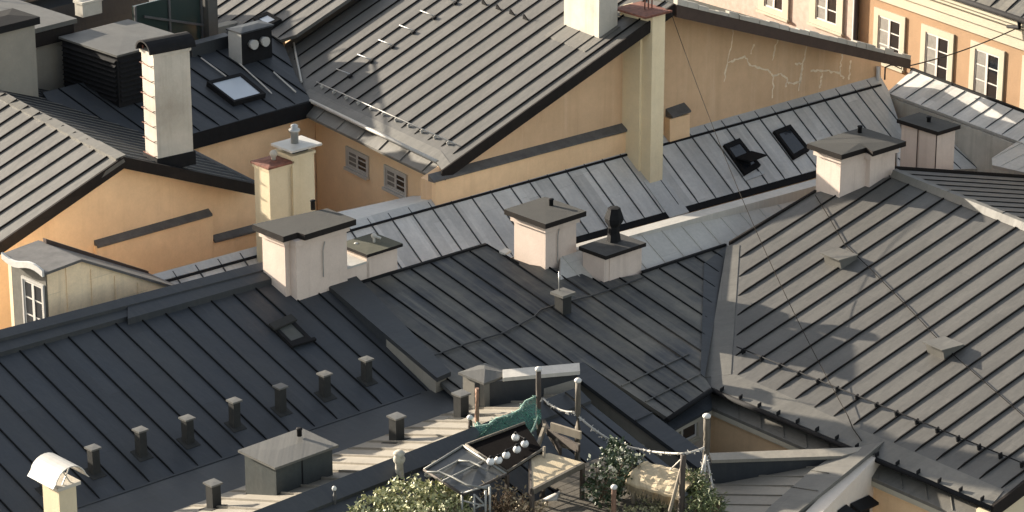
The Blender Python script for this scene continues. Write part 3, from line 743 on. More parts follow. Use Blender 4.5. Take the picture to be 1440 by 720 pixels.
# ------------------------------------------------------------------ chimneys
def shaft(mb, P, a, b, ztop, collar=.0, ch=.12, zb=None):
    z0 = zb if zb is not None else min(P.z, (P + a).z, (P + b).z) - 1.2
    q = [P, P + a, P + a + b, P + b]
    mb.prism([V((p.x, p.y, ztop)) for p in q], -Z3 * (ztop - z0))
    if collar:
        c = sum(q, V((0, 0, 0))) / 4; au, bu = a.normalized(), b.normalized()
        r = [P - au * collar - bu * collar, P + a + au * collar - bu * collar, P + a + b + au * collar + bu * collar, P + b - au * collar + bu * collar]
        mb.prism([V((p.x, p.y, ztop + .004)) for p in r], -Z3 * ch)
def slab(mb, P, a, b, z, over, t, peak=.04, edge=0):
    au, bu = a.normalized(), b.normalized()
    r = [P - au * over - bu * over, P + a + au * over - bu * over, P + a + b + au * over + bu * over, P + b - au * over + bu * over]
    r = [V((p.x, p.y, z + .006)) for p in r]
    mb.mi = edge; mb.prism([p + Z3 * t for p in r], -Z3 * t); mb.mi = 0  # slab sides in black trim, partly their shade put into the colour
    if not peak: mb.face([p + Z3 * (t + .003) for p in r])
    if peak:
        c = sum(r, V((0, 0, 0))) / 4 + Z3 * (t + peak)
        tp = [p + Z3 * t for p in r]
        la, lb = (r[1] - r[0]).length, (r[3] - r[0]).length
        if la > lb: k0, k1 = c - au * (la - lb) / 2, c + au * (la - lb) / 2; mb.face([tp[0], tp[1], k1, k0]); mb.face([tp[1], tp[2], k1]); mb.face([tp[2], tp[3], k0, k1]); mb.face([tp[3], tp[0], k0])
        else: k0, k1 = c - bu * (lb - la) / 2, c + bu * (lb - la) / 2; mb.face([tp[0], tp[1], k0]); mb.face([tp[1], tp[2], k1, k0]); mb.face([tp[2], tp[3], k1]); mb.face([tp[3], tp[0], k0, k1])
def corners(pl, front, uL, uR, vtop, az=43):
    P = pl.at(*front) if isinstance(pl, Plane) else pl
    b = along(P, hd(az + 90), uL) - P; a = along(P, hd(az), uR) - P
    return P, a, b, raise_to(P, vtop).z
def stub(parent, p, h=.16, r=.05, name='flue_stub'):
    mb = MB(); mb.lathe(p, [(r, -.03), (r, h), (r * 1.25, h + .005), (r * 1.25, h + .03), (r * .5, h + .04)], 10); mb.build(name, dark_metal, parent)
def conductor(parent, pts, r=.012):
    mb = MB(); mb.tube(pts, r, 5)
    mb.build('lightning_conductor', steel, parent)

# big twin-block chimney on the left ridge
E2 = pM.at(489, 405.5)
P2 = along(E2, -AZ, 431); a2 = E2 - P2
P = along(P2 + BK * .22 - AZ * .02, -AZ, 402.5); a = P2 + BK * .22 - AZ * .02 - P; b = along(P, BK, 371) - P
zt = raise_to(P, 337).z
au, bu = a.normalized(), b.normalized(); b2 = b - bu * .1
mb = MB(); shaft(mb, P, a, b, zt, .05, .13, P.z - 1.6)
shaft(mb, P2 - au * .25, a2 + au * .25, b2, zt + .001, .05, .13, P.z - 1.6)
ch = mb.build('chimney', white_pl, H3); ch['label'] = 'large rose-white chimney of two joined blocks under a dark stepped slab'
mb = MB(); o_ = .15
q = [P - au * o_ - bu * o_, P + a - au * .12 - bu * o_, P2 - au * .12 - bu * o_, P2 + a2 + au * o_ - bu * o_, P2 + a2 + au * o_ + b2 + bu * o_, P + b - au * o_ + bu * o_]
q = [V((p.x, p.y, zt + .14)) for p in q]
mb.mi = 1; mb.prism(q, -Z3 * .13); mb.mi = 0; mb.face([p + Z3 * .004 for p in q]); mb.build('chimney_cap', [cap_stone, black_metal], ch)  # black trim round the slab, shade of its edge included in the colour
stub(ch, onz(440, 293, zt + .14))
conductor(ch, [V((p.x, p.y, z)) for p, z in ((P2 + a2 * .45 - bu * .03, zt - .2), (P2 + a2 * .40 - bu * .03, zt - .4), (P2 + a2 * .40 - bu * .03, zt - 1.0))])
# low chimney beside it with pale tray
P = E2 + AZ * .012 + BK * .06; a = along(P, AZ, 559) - P; b = BK * .8; au, bu = AZ, BK
zt = raise_to(P + a, 347).z
mb = MB(); shaft(mb, P + a * .4, a * .6, b, zt); shaft(mb, P, a * .45, b, zt - .16); ch = mb.build('chimney', white_pl, H3)
ch['label'] = 'low stained chimney with a white tray beside the large twin-block chimney'
mb = MB(); slab(mb, P + a * .42, a * .58, b, zt, .09, .07, .012, 1); mb.build('chimney_cap', [cap_moss, black_metal], ch)
mb = MB(); slab(mb, P + au * .02, a * .36, b, zt - .155, .02, .04, 0); mb.build('tray', white_metal, ch)
for u, v, z in ((501, 353, zt - .10), (526, 340, zt + .10)):
    p = onz(u, v, z); mb = MB(); mb.tube([p - Z3 * .05, p + Z3 * .12], .03, 8); mb.ball(p + Z3 * .14, .065); mb.tube([p + Z3 * .14, p + Z3 * .10 + hd(-20) * .16], .03, 6)
    mb.build('flue_stub', white_metal, ch)
# middle chimney
P, a, b, zt = corners(pM, (767, 379), 723, 810, 318)
mb = MB(); shaft(mb, P, a, b, zt, .06, .14); ch = mb.build('chimney', white_pl, H3)
ch['label'] = 'square rose-white chimney with a wide dark slab, beside the cowled chimney'
mb = MB(); slab(mb, P, a, b, zt, .16, .12, .012, 1); mb.build('chimney_cap', [cap_stone, black_metal], ch)
stub(ch, onz(775, 289, zt + .13), .13)
m_ = P + a * .42 - b.normalized() * .03
conductor(ch, [V((m_.x, m_.y, zt - .14)), V((m_.x, m_.y, zt - .3)) - a * .05, V((m_.x, m_.y, zt - .95)) - a * .05])
mb = MB(); mb.prism([pM.at(*q) + Z3 * .02 for q in ((702, 357), (711, 352), (719, 356), (710, 361))], Z3 * .05); mb.build('ridge_end_cap', white_metal, H3)
# chimney with the turned cowl
P, a, b, zt = corners(pM, (857, 395), 825, 902, 362)
mb = MB(); shaft(mb, P, a, b, zt); shaft(mb, P - a * .16 + b * .02, a * .3, b * .93, zt - .002); ch = mb.build('chimney', white_pl, H3)
ch['label'] = 'low rose-white chimney carrying a black waisted metal cowl'
mb = MB(); slab(mb, P - a * .12, a * 1.12, b, zt, .07, .09, .012, 1); mb.build('chimney_cap', [simple('sooty_slab', (.045, .043, .04), .7, 0, .4), black_metal], ch)
cw = onz(863, 339, zt + .1)
mb = MB(); mb.lathe(cw, [(.17, -.03), (.16, .04), (.135, .2), (.13, .36), (.20, .46), (.22, .56), (.15, .76), (.145, .80), (.02, .81)], 6); mb.sm = [False] * len(mb.sm)
mb.build('cowl', dark_metal, ch)
# chimney at the head of the pale roof
P, a, b, zt = corners(pR, (1180.5, 278), 1147, 1206, 221, 41)
au, bu = a.normalized(), b.normalized()
mb = MB(); shaft(mb, P, a + au * .1, b, zt, .06, .14)
P2 = along(P + a - bu * .30, au, 1222); a2 = along(P2, au, 1257) - P2
P2 = P2 - au * .0
shaft(mb, P2, a2, b + bu * .3, zt + .001, .06, .14, P.z - 1)
shaft(mb, P + au * .05, P2 + a2 * .5 - P, b, zt - .001, 0, 0, P.z - 1)
ch = mb.build('chimney', white_pl, H3); ch['label'] = 'stepped rose-white chimney with weathered slab at the head of the taupe roof'
o_ = .17; mb = MB()
q = [P - au * o_ - bu * o_, P + a + au * .05 - bu * o_, P2 - au * .12 - bu * o_, P2 + a2 + au * o_ - bu * o_, P2 + a2 + au * o_ + b + bu * (.3 + o_), P + b - au * o_ + bu * o_]
q = [V((p.x, p.y, zt + .13)) for p in q]; mb.mi = 1; mb.prism(q, -Z3 * .12); mb.mi = 0; cpk = sum(q, V((0, 0, 0))) / 6 + Z3 * .035; q = [p + Z3 * .003 for p in q]  # edge in black trim, with the shade on it coloured in
for i in range(6): mb.face([q[i], q[(i + 1) % 6], cpk])
mb.build('chimney_cap', [cap_stone, black_metal], ch); stub(ch, onz(1209, 186, zt + .15), .13)
# square chimney behind it
P, a, b, zt = corners(pY2.at(1316, 236) - ray(1316, 236) * 4.5, None, 1266, 1341, 189, 41)
mb = MB(); shaft(mb, P, a, b, zt); ch = mb.build('chimney', white_pl, H5); ch['label'] = 'broad rose-white chimney with brownish slab below the zinc wing'
for t in (.0, .52):
    p = P + b * t - a.normalized() * .03; mb = MB(); mb.tube([V((p.x, p.y, zt)), V((p.x, p.y, zt - 1.1))], .014, 5); mb.build('lightning_conductor', brown_metal, ch)
mb = MB(); slab(mb, P, a, b, zt, .09, .10, .012, 1); mb.build('chimney_cap', [cap_stone, black_metal], ch); stub(ch, onz(1306, 171, zt + .12), .09)
# tall stack on the gable
P, a, b, zt = corners(pZ, (914, 259), 880, 931.5, 22, azG)
gd = (P - pG.p).dot(hd(azG - 90))
b = b.normalized() * (gd + .2)
mb = MB(); shaft(mb, P, a, b, zt); shaft(mb, P + b * .30 - a.normalized() * .07, a * .5, b * .7, zt - .25)
ch = mb.build('chimney', plaster('pale_ochre_stack', (.80, .68, .46), (.62, .50, .30), .35, .35), H6); ch['label'] = 'tall pale ochre stack rising the whole gable with a rusty top'
mb = MB(); slab(mb, P - a.normalized() * .25, a + a.normalized() * .25, b * .75, zt, .12, .05, .02); mb.build('chimney_cap', rust, ch)
mb = MB(); mb.prism([V((p.x, p.y, P.z)) for p in (P - au * .0, P + a, P + a, P)][:3] + [V((P.x, P.y, P.z - .01))], Z3 * .01)
c_ = pZ.at(914, 259)
mb = MB().axes(pZ.e, pZ.d); au, bu = a.normalized(), b.normalized()
mb.prism([pZ.drop(p) + pZ.n * .02 for p in (P - au * .14 + bu * .1, P + a + au * .1 + bu * .1, P + a + au * .1 - bu * .85, P - au * .14 - bu * .85)], -Z3 * .03); mb.build('stack_flashing', zinc_flash, H6)
for i in range(3):
    mb = MB(); p = P + a * (.15 + .28 * i) + b * .3; mb.tube([V((p.x, p.y, zt + .05)), V((p.x, p.y, zt + .3 + .1 * i))], .02, 5); mb.build('cable_bracket', rust, ch)
for t, l in ((1.05, 2.4), (1.25, 1.2)):
    p = P + a * t + b * .55; conductor(ch, [V((p.x, p.y, zt + .02)), V((p.x, p.y, zt - l))], .016)
# white chimney on the tall roof
P, a, b, zt = corners(pT, (842, 55), 793, 868, -28, 35)
mb = MB(); shaft(mb, P, a, b, zt, 0, 0, P.z - .3); ch = mb.build('chimney', old_white, H6); ch['label'] = 'weathered white chimney standing in the tall taupe roof'
mb = MB().axes(pT.e, pT.d); au, bu = a.normalized(), b.normalized()
mb.prism([pT.drop(p) + pT.n * .02 for p in (P - au * .5 - bu * .12, P + a - bu * .12, P + a + b + bu * .12, P - au * .5 + b + bu * .12)], -Z3 * .03); mb.build('chimney_flashing', taupe_flash, H6)
# tall weathered chimney of the small house
P, a, b, zt = corners(pGL2, (222, 229), 205, 272, 76, 36)
mb = MB(); shaft(mb, P, a, b, zt, .03, .08, P.z - .12); ch = mb.build('chimney', old_white, H7); ch['label'] = 'tall weathered white chimney with a dark half-round tile cap and climbing irons'
au, bu = a.normalized(), b.normalized(); cap = MB(); m0 = P + b / 2 - au * .12; r = b.length / 2 + .06
n = 10; A0 = []; A1 = []; B0 = []; B1 = []
for i in range(n + 1):
    t = math.pi * i / n; off = bu * (math.cos(t) * r); h = Z3 * (zt - P.z + .0 + math.sin(t) * r * .8)
    A0.append(m0 + off + h); A1.append(m0 + off + h + a + au * .26); off = bu * (math.cos(t) * (r - .05)); h = Z3 * (zt - P.z + .0 + math.sin(t) * (r - .05) * .8)
    B0.append(m0 + off + h); B1.append(m0 + off + h + a + au * .26)
for i in range(n): cap.hull([B0[i], B0[i + 1], B1[i + 1], B1[i]], [A0[i], A0[i + 1], A1[i + 1], A1[i]])
cap.build('chimney_cap', dark_metal, ch)
for t in (.1, .9):
    for k_ in (.02, .98):
        p = P + a * k_ + b * t; mb = MB(); mb.tube([V((p.x, p.y, zt)), V((p.x, p.y, zt + .10))], .02, 5); mb.build('cap_stay', rust, ch)
for i in range(7):
    mb = MB(); z = zt - .3 - i * .36; p = P - au * .07
    q0, q1 = p + b * .05, p + b * .95; mb.tube([V((q0.x, q0.y, z)) + au * .07, V((q0.x, q0.y, z)), V((q1.x, q1.y, z)), V((q1.x, q1.y, z)) + au * .07], .010, 5); mb.build('climbing_iron', rust, ch)
mb = MB(); shaft(mb, P - au * .04 - bu * .04, a + au * .08, b + bu * .08, P.z + .10, 0, 0, P.z - .22); mb.build('chimney_base', dark_metal, ch)
# yellow twin chimney in front of the small gable
P = wallpl(pG.p + hd(azG - 90) * .75, azG).at(381, 330)
P, a, b, zt = corners(P, None, 360, 411, 238, azG)
au, bu = a.normalized(), b.normalized(); a2 = along(P, au, 441) - P
mb = MB(); shaft(mb, P, a, b, zt, .03, .07); zt2 = raise_to(P + a, 219).z; shaft(mb, P + a + au * .01 - bu * .06, a2 - a, b + bu * .06, zt2, .03, .06)
shaft(mb, P + a - au * .1, au * .2, b * .9, zt - .01)
ch = mb.build('chimney', cream, H4); ch['label'] = 'cream twin chimney in front of the small gable, one half with a red cap'
mb = MB(); slab(mb, P, a, b, zt, .06, .05, .06); mb.build('chimney_cap', rust, ch)
mb = MB(); q0 = P + a + au * .02 - bu * .06; slab(mb, q0, a2 - a, b * .9, zt2 + .12, .13, .05, .012); mb.build('chimney_cap', white_metal, ch)
mb = MB(); slab(mb, q0 + au * .08 + bu * .1, (a2 - a) * .7, b * .7, zt2 - .02, .0, .13, 0); mb.build('cap_block', dark_metal, ch)
p = q0 + (a2 - a) * .45 + b * .5; p = V((p.x, p.y, zt2 + .15)); mb = MB(); mb.lathe(p, [(.09, 0), (.09, .3), (.13, .31), (.13, .36), (.08, .37), (.08, .46), (.02, .48)], 12); mb.build('flue_pot', steel, ch)
p = P + a * .5 + b * .4; p = V((p.x, p.y, zt + .1)); mb = MB(); mb.tube([p, p + Z3 * .12], .05, 8); mb.ball(p + Z3 * .14, .09); mb.build('flue_stub', old_white, ch)
# white barrel-capped chimney at the lower left
P = pLb.at(87, 770)
P, a, b, zt = corners(P, None, 64, 111, 690, 43)
mb = MB(); shaft(mb, P, a, b, zt); ch = mb.build('chimney', cream, H2); ch['label'] = 'cream chimney at lower left under a white barrel-shaped metal hood'
au, bu = a.normalized(), b.normalized()
mb = MB(); slab(mb, P, a, b, zt, .07, .07, 0); mb.build('chimney_cap', old_white, ch, bevel=.006)
mb = MB(); r = a.length / 2 + .16; m0 = P + a / 2 - bu * .14; n = 12; A0 = []; A1 = []; B0 = []; B1 = []
zb = zt + .14
for i in range(n + 1):
    t = math.pi * i / n; fl = .06 if i in (0, n) else 0
    for rr, X0, X1 in ((r, A0, A1), (r - .02, B0, B1)):
        o = au * (-math.cos(t) * (rr + fl)); h = Z3 * (zb - P.z + math.sin(t) * rr * .95)
        X0.append(m0 + o + h); X1.append(m0 + o + h + b + bu * .30)
for i in range(n): mb.hull([B0[i], B0[i + 1], B1[i + 1], B1[i]], [A0[i], A0[i + 1], A1[i + 1], A1[i]])
mb.build('hood', white_metal, ch)
for t in (.25, .75):
    mb = MB(); p = P + a * t + b * .05; q = P + a * (1 - t) + b * .05
    mb.tube([V((p.x, p.y, zt + .06)), V((q.x, q.y, zb + r * .75))], .015, 5)
    mb.build('hood_stay', steel, ch)

# ------------------------------------------------------------------ small roof furniture
vent_steel = simple('grey_vent_sheet', (.040, .040, .038), .75, 0, .25, 5, None, .1)
vent_cap_m = simple('pale_vent_cap', (.12, .116, .105), .5, 0, .2, 5)
def vent(parent, pl, base, vtop, wdt=.17):
    vtop += 4 + random.uniform(-1.6, 1.6); wdt *= random.uniform(.95, 1.05)
    p = pl.at(*base); c = p + hd(43 + 45) * wdt * .7; z = raise_to(p, vtop).z
    mb = MB(); tl = V((random.uniform(-.02, .02), random.uniform(-.02, .02), 0)); hw = wdt / 2
    mb.hull([V((c.x, c.y, p.z - .3)) + AZ * sa * hw + BZ * sb * hw for sa, sb in ((-1, 1), (1, 1), (1, -1), (-1, -1))], [V((c.x, c.y, z)) + tl + AZ * sa * hw + BZ * sb * hw for sa, sb in ((-1, 1), (1, 1), (1, -1), (-1, -1))]); c = c + tl
    f0 = pl.drop(c) + pl.n * .012; fw_ = wdt * .95; mb.prism([f0 - pl.e * fw_ - pl.d * fw_, f0 + pl.e * fw_ - pl.d * fw_, f0 + pl.e * fw_ + pl.d * fw_ * 1.2, f0 - pl.e * fw_ + pl.d * fw_ * 1.2], -pl.n * .03); v = mb.build('roof_vent', vent_steel, parent)
    mb = MB(); mb.cbox(c, AZ, BZ, wdt + .07, wdt + .07, z + .002, z + .03); cc_ = V((c.x, c.y, z + .042))
    mb.hull([V((c.x, c.y, z + .036)) + AZ * s * (wdt + .07) / 2 + BZ * t * (wdt + .07) / 2 for s, t in ((-1, 1), (1, 1), (1, -1), (-1, -1))], [cc_ + AZ * s * .02 + BZ * t * .02 for s, t in ((-1, 1), (1, 1), (1, -1), (-1, -1))])
    mb.build('vent_cap', vent_cap_m, v)
for x, yt, yb in ((63, 652, 695), (132, 631, 669), (198, 607, 645), (264, 587, 626), (329, 565, 603), (394, 545, 582), (456, 525, 560), (515, 504, 539)):
    vent(H1, pL, (x, yb), yt)
for x, yt, yb in ((300, 680, 716), (557, 588, 622), (648, 555, 588)): vent(H2, pS, (x, yb), yt, .21)
# box with conductor stub on the trough roof, hipped box beside the coping
def kiosk(base, uL, uR, vtop, over, mat, label, peak=.08, split=None):
    P, a, b, zt = corners(pS, base, uL, uR, vtop)
    mb = MB(); shaft(mb, P, a, b, zt); k = mb.build('roof_housing', mat, H2); k['label'] = label
    mb = MB(); slab(mb, P, a, b, zt, over, .05, peak); mb.build('housing_lid', cap_sheet, k, bevel=.005)
    return k, P, a, b, zt
cap_sheet = sheet_metal('weathered_lid_sheet', (.095, .092, .083), (.07, .068, .062), 1.1, .06, .6, .55)
house_m = sheet_metal('grey_housing_sheet', (.042, .048, .047), (.07, .07, .064), 1.2, .05, .5, .7, 0, .12)
k, P, a, b, zt = kiosk((389, 697), 345, 468, 658, .09, house_m, 'long grey sheet-metal housing with a shallow hipped lid', .02)
stub(k, onz(421, 611, zt + .13), .10)
mb = MB(); p = P + a * .45 - b.normalized() * .012; mb.box(V((p.x, p.y, P.z - .1)), a.normalized() * .025, b.normalized() * .02, Z3 * (zt - P.z + .1)); mb.build('sheet_joint', dark_metal, k)
kiosk((681, 575), 651, 712, 540, .07, sheet_metal('drab_housing_sheet', (.17, .16, .135), (.13, .12, .10), 1.2, .05, .5, .55), 'small beige housing with a pyramid lid beside the lit coping', .09)
# vent block with rod on the dark worn slope
P = pM.at(797, 442); z = raise_to(P, 416).z
mb = MB(); mb.cbox(P + BK * .12, AZ, BZ, .26, .26, P.z - .3, z); v = mb.build('roof_vent', vent_steel, H3)
mb = MB(); mb.cbox(P + BK * .12, AZ, BZ, .4, .4, z + .002, z + .06); mb.build('vent_cap', vent_cap_m, v)
mb = MB(); p = P + BK * .25; mb.tube([V((p.x, p.y, z)), V((p.x, p.y, z + .5))], .014, 6); mb.build('antenna_rod', steel, v)
# hoods on the pale slope
def hood(c0, c1, up1, h):
    a0, a1, u = pR.at(*c0), pR.at(*c1), pR.at(*up1)
    e = a1 - a0; d = u - a0
    mb = MB().axes(pR.e, pR.d); n = pR.n * h
    mb.hull([a0, a1, a1 + d, a0 + d], [a0 + n, a1 + n, a1 + d + n * .35, a0 + d + n * .35])
    k = mb.build('roof_hood', taupe_flash, H3)
    mb = MB().axes(pR.e, pR.d); ee, dd = e.normalized(), d.normalized()
    q = [a0 + n - ee * .04 - dd * .06, a1 + n + ee * .04 - dd * .06, a1 + d + n * .35 + ee * .04, a0 + d + n * .35 - ee * .04]
    mb.prism([p + pR.n * .03 for p in q], -pR.n * .028); mb.build('hood_lid', taupe_flash, k)
hood((1160, 370), (1183, 379), (1183, 355), .26)
hood((1304, 496), (1328, 506), (1331, 480), .26)
# roof windows
def rooflight(parent, pl, q, h, frame, pane, name='skylight', label=None, bw=.09):
    p = [pl.at(*c) for c in q]; n = pl.n; mb = MB()
    c = sum(p, V((0, 0, 0))) / 4
    inn = [c + (x - c) * (1 - 2 * bw / ((p[1] - p[0]).length)) for x in p]
    for i in range(4):
        j = (i + 1) % 4; mb.hull([p[i], p[j], inn[j], inn[i]], [p[i] + n * h, p[j] + n * h, inn[j] + n * h * .9, inn[i] + n * h * .9])
    f = mb.build(name, frame, parent)
    if label: f['label'] = label
    mb = MB(); mb.prism([x + n * h * .7 for x in inn], -n * .02); mb.build('pane', pane, f); return f
f = rooflight(H1, pL, ((380, 461), (407, 450), (437, 480), (409, 490)), .09, dark_metal, simple('dusty_pane', (.075, .078, .07), .3, 0, .2))
mb = MB(); pa, pb = pL.at(377, 462) + pL.n * .13, pL.at(408, 448) + pL.n * .13; mb.prism([pa, pb, pb + pL.d * .22, pa + pL.d * .22], -pL.n * .05); mb.build('blind_box', vent_steel, f)
mb = MB(); pa, pb = pL.at(407, 489) + pL.n * .10, pL.at(441, 479) + pL.n * .10; mb.prism([pa, pb, pb + pL.d * .08, pa + pL.d * .08], -pL.n * .05); mb.build('sill', dark_metal, f)
rooflight(H8, pW, ((290, 121), (338, 109), (373, 138), (328, 150)), .14, dark_metal, pane_sky, label='large flat skylight with a pale sky reflection coloured into its pane')
rooflight(H4, pZ, ((1086, 187), (1109, 178), (1137, 213), (1115, 226)), .10, dark_metal, pane_dark, 'roof_window', 'closed dark roof window')
f = rooflight(H4, pZ, ((1016, 206), (1038, 197), (1068, 235), (1046, 248)), .09, dark_metal, pane_dark, 'roof_window', 'roof window with its sash tilted open')
pa, pb = pZ.at(1031, 226) + pZ.n * .1, pZ.at(1053, 217) + pZ.n * .1
mb = MB(); outv = (pZ.d * .75 + pZ.n * .62).normalized() * .55
mb.prism([pa, pb, pb + outv, pa + outv], pZ.n * .05); mb.build('sash', dark_metal, f)
mb = MB(); pa, pb = pZ.at(1044, 250) + pZ.n * .03, pZ.at(1072, 240) + pZ.n * .03; mb.prism([pa, pb, pb + pZ.d * .12, pa + pZ.d * .12], -pZ.n * .02); mb.build('sill', zinc_flash, f)

# ------------------------------------------------------------------ windows in walls
def window(parent, pl, tl, tr, bl, out=.10, trim=.12, mull=(2, 3), curt=False, name='window', trimmat=None, frame_w=.05):
    "pl faces the viewer (normal pl.n); corners of the casement in picture points"
    A, B, Cc = pl.at(*tl), pl.at(*tr), pl.at(*bl)
    W = (B - A).dot(pl.e); e = pl.e if W > 0 else -pl.e; W = abs(W); H = A.z - Cc.z; n = pl.n
    A = V((A.x, A.y, (A.z + B.z) / 2)); dz = V((0, 0, -1))
    def rect(mb, x0, x1, y0, y1, o0, o1): mb.prism([A + e * x0 + dz * y0 + n * o1, A + e * x1 + dz * y0 + n * o1, A + e * x1 + dz * y1 + n * o1, A + e * x0 + dz * y1 + n * o1], -n * (o1 - o0))
    mb = MB(); t = trim
    rect(mb, -t, 0, -t, H + t * .6, .003, out); rect(mb, W, W + t, -t, H + t * .6, .003, out); rect(mb, 0, W, -t, 0, .003, out); rect(mb, 0, W, H, H + t * .6, .003, out)
    rect(mb, -t * 1.15, W + t * 1.15, H + t * .6 + .002, H + t * .6 + .07, .003, out + .06)
    wn = mb.build(name, trimmat or trim_pl, parent)
    mb = MB(); f = frame_w; o = out * .55
    rect(mb, .002, f, 0, H, .02, o); rect(mb, W - f, W - .002, 0, H, .02, o); rect(mb, f, W - f, .002, f, .02, o); rect(mb, f, W - f, H - f, H - .002, .02, o)
    for i in range(1, mull[0]): rect(mb, W * i / mull[0] - f * .8, W * i / mull[0] + f * .8, f, H - f, .02, o + .01)
    for j in range(1, mull[1]): rect(mb, f, W - f, H * j / mull[1] - f * .35, H * j / mull[1] + f * .35, .021, o - .004)
    mb.build('sash', window_white, wn)
    mb = MB(); rect(mb, f * .5, W - f * .5, f * .5, H - f * .5, .006, .016); mb.build('pane', pane_dark, wn)
    if curt:
        mb = MB(); rect(mb, f, W * .5, f, H - f, .017, .019); mb.build('curtain', curtain, wn)
    return wn
window(H6, pCW, (490, 210), (517, 222), (491, 233), .05, .07, (2, 3), True, 'window', window_white)
window(H6, pCW, (544, 236), (571, 248), (544.5, 261), .05, .07, (2, 3), True, 'window', window_white)

# ------------------------------------------------------------------ peach facade across the street
H9 = thing('facade_house', 'peach street facade with tall white-framed casement windows beneath an ivory cornice', 'house', (pF.at(1320, 110).x, pF.at(1320, 110).y, 0), 'town houses of the roofscape')
fe = hd(-56); fn_ = hd(-146)
A = pF.at(1207, 0); B = pF.at(1500, 100)
A = V((A.x, A.y, 0)); B = A + fe * 16
zc = pF.at(1330, 3).z
mb = MB(); mb.prism([A + Z3 * 40, B + Z3 * 40, B, A][2:] + [A + Z3 * (zc + .2), B + Z3 * (zc + .2)], -fn_ * .4); mb.build('wall', facade_pl, H9)
for tl, tr, bl in (((1237, 21), (1268, 31), (1236, 80)), ((1303.5, 44), (1336, 56), (1302, 107)), ((1373, 68), (1407, 79), (1371, 131)), ((1446, 90), (1480, 101), (1444, 150))):
    window(H9, pF, tl, tr, bl, .05, .19, (2, 3), True)
mb = MB()
for z0, z1, o in ((-.55, -.22, .10), (-.22, .12, .22), (.12, .26, .42), (.26, .42, .55)):
    mb.prism([A + Z3 * (zc + z1) - fn_ * .002, B + Z3 * (zc + z1) - fn_ * .002, B + Z3 * (zc + z1) + fn_ * o, A + Z3 * (zc + z1) + fn_ * o], -Z3 * (z1 - z0 - .003))
mb.build('cornice', trim_pl, H9)
mb = MB(); mb.tube([A + Z3 * (zc + .47) + fn_ * .62, B + Z3 * (zc + .47) + fn_ * .62], .08, 8); mb.build('gutter', dark_metal, H9)
for t in (7.2, 11):
    mb = MB(); mb.tube([A + fe * t + Z3 * (zc + .47) + fn_ * .64, A + fe * t + Z3 * (zc + .25) + fn_ * .60, A + fe * (t - .6) + Z3 * (zc + .1) + fn_ * .45], .05, 8); mb.build('downpipe', dark_metal, H9)
pFr = roofpl(A + Z3 * (zc + .5) + fn_ * .6, -56, 30)
mb, P = roof_sheet(pFr, None, None, None, 1, .6, pts=[A + Z3 * (zc + .5) + fn_ * .6, B + Z3 * (zc + .5) + fn_ * .6, B + Z3 * (zc + .5) + fn_ * .6 - pFr.d * 6, A + Z3 * (zc + .5) + fn_ * .6 - pFr.d * 6]); mb.build('roof', slate_worn, H9)
mb = MB(); mb.prism([A - fn_ * .45, B - fn_ * .45, B - fn_ * 9, A - fn_ * 9], Z3 * (zc + .4)); mb.build('rear_wall', facade_pl, H9)
H10 = thing('pale_facade_house', 'rose-white street house with ornate framed windows, left of the peach facade', 'house', (A.x - fe.x * 4, A.y - fe.y * 4, 0), 'town houses of the roofscape')
mb = MB(); A2 = A - fe * 9 + fn_ * .0; mb.prism([A2 + Z3 * (zc + 3), A - fe * .02 + Z3 * (zc + 3), A - fe * .02, A2], -fn_ * 9); mb.build('wall', simple('rose_facade', (.40, .32, .27), .9), H10)
for tl, tr, bl in (((1078, -52), (1104, -42), (1078, 8)), ((1150, -30), (1180, -19), (1150, 26))):
    window(H10, pF, tl, tr, bl, .06, .26, (2, 3), True)
mb = MB(); p = pF.at(1208, 0); p = V((p.x, p.y, 0)) + fn_ * .1; mb.tube([p + Z3 * (zc + 2), p + Z3 * 4], .09, 8); mb.build('downpipe', brown_metal, H10)
# ------------------------------------------------------------------ dormer on the zinc roof (left)
P0 = pG.at(66, 430) + BZ * 1.5
pC = wallpl(P0, 43)
c1_, c3_ = pC.at(66, 383), pC.at(256, 409)
cheek = [c1_ - Z3 * 2.2, c1_, pC.at(112, 367), c3_, c3_ - Z3 * .8]
cheek_m = sheet_metal('beige_cheek_sheet', (.86, .67, .44), (.60, .47, .31), .75, .06, .7, .5, phase=0)
mb = MB().axes(AZ, V((0, 0, -1))); mb.prism(cheek, BK * 1.45)
for x in (97.5, 132, 165, 197):
    p = pC.at(x, 470); t_ = (x - 112) / (256 - 112); top = pC.at(x, 369 + max(0, t_) * 42 + (3 if x < 112 else 0)); mb.box(V((p.x, p.y, p.z)) - AZ * .012, AZ * .024, BZ * .03, Z3 * (top.z - p.z - .03))
dm = mb.build('dormer', cheek_m, H4); dm['label'] = 'sheet-clad dormer with a tall four-pane window'
mb = MB().axes(AZ, BZ)
T1, T2, T3 = cheek[1], cheek[2], cheek[3]
for q0, q1 in ((T1 - AZ * .12 - Z3 * .03, T2), (T2, T3 + AZ * .1 - Z3 * .05)):
    mb.prism([q0 + BZ * .08 + Z3 * .005, q1 + BZ * .08 + Z3 * .005, q1 + BK * 1.5 + Z3 * .005, q0 + BK * 1.5 + Z3 * .005], Z3 * .06)
mb.build('dormer_roof', ledge_m, dm)
mb = MB(); bar(mb, T2 + BK * 1.2 + Z3 * .07, T3 + BK * 1.2 + Z3 * .02, BK * .12, Z3 * .10); mb.build('dormer_ridge', brown_metal, dm)
mb = MB(); n = 10; fr = T1 - AZ * .125
for i in range(n):
    t0, t1 = i / n, (i + 1) / n; cv = lambda t: fr + BK * (1.5 * (1 - t)) - BZ * -.08 - Z3 * (.07 * math.sin(2 * math.pi * t) - .10)
    bar(mb, cv(t0), cv(t1), LF * .05, -Z3 * .14)
mb.build('dormer_eave', zinc_flash, dm)
pDl = wallpl(cheek[1] - AZ * .01, -47)
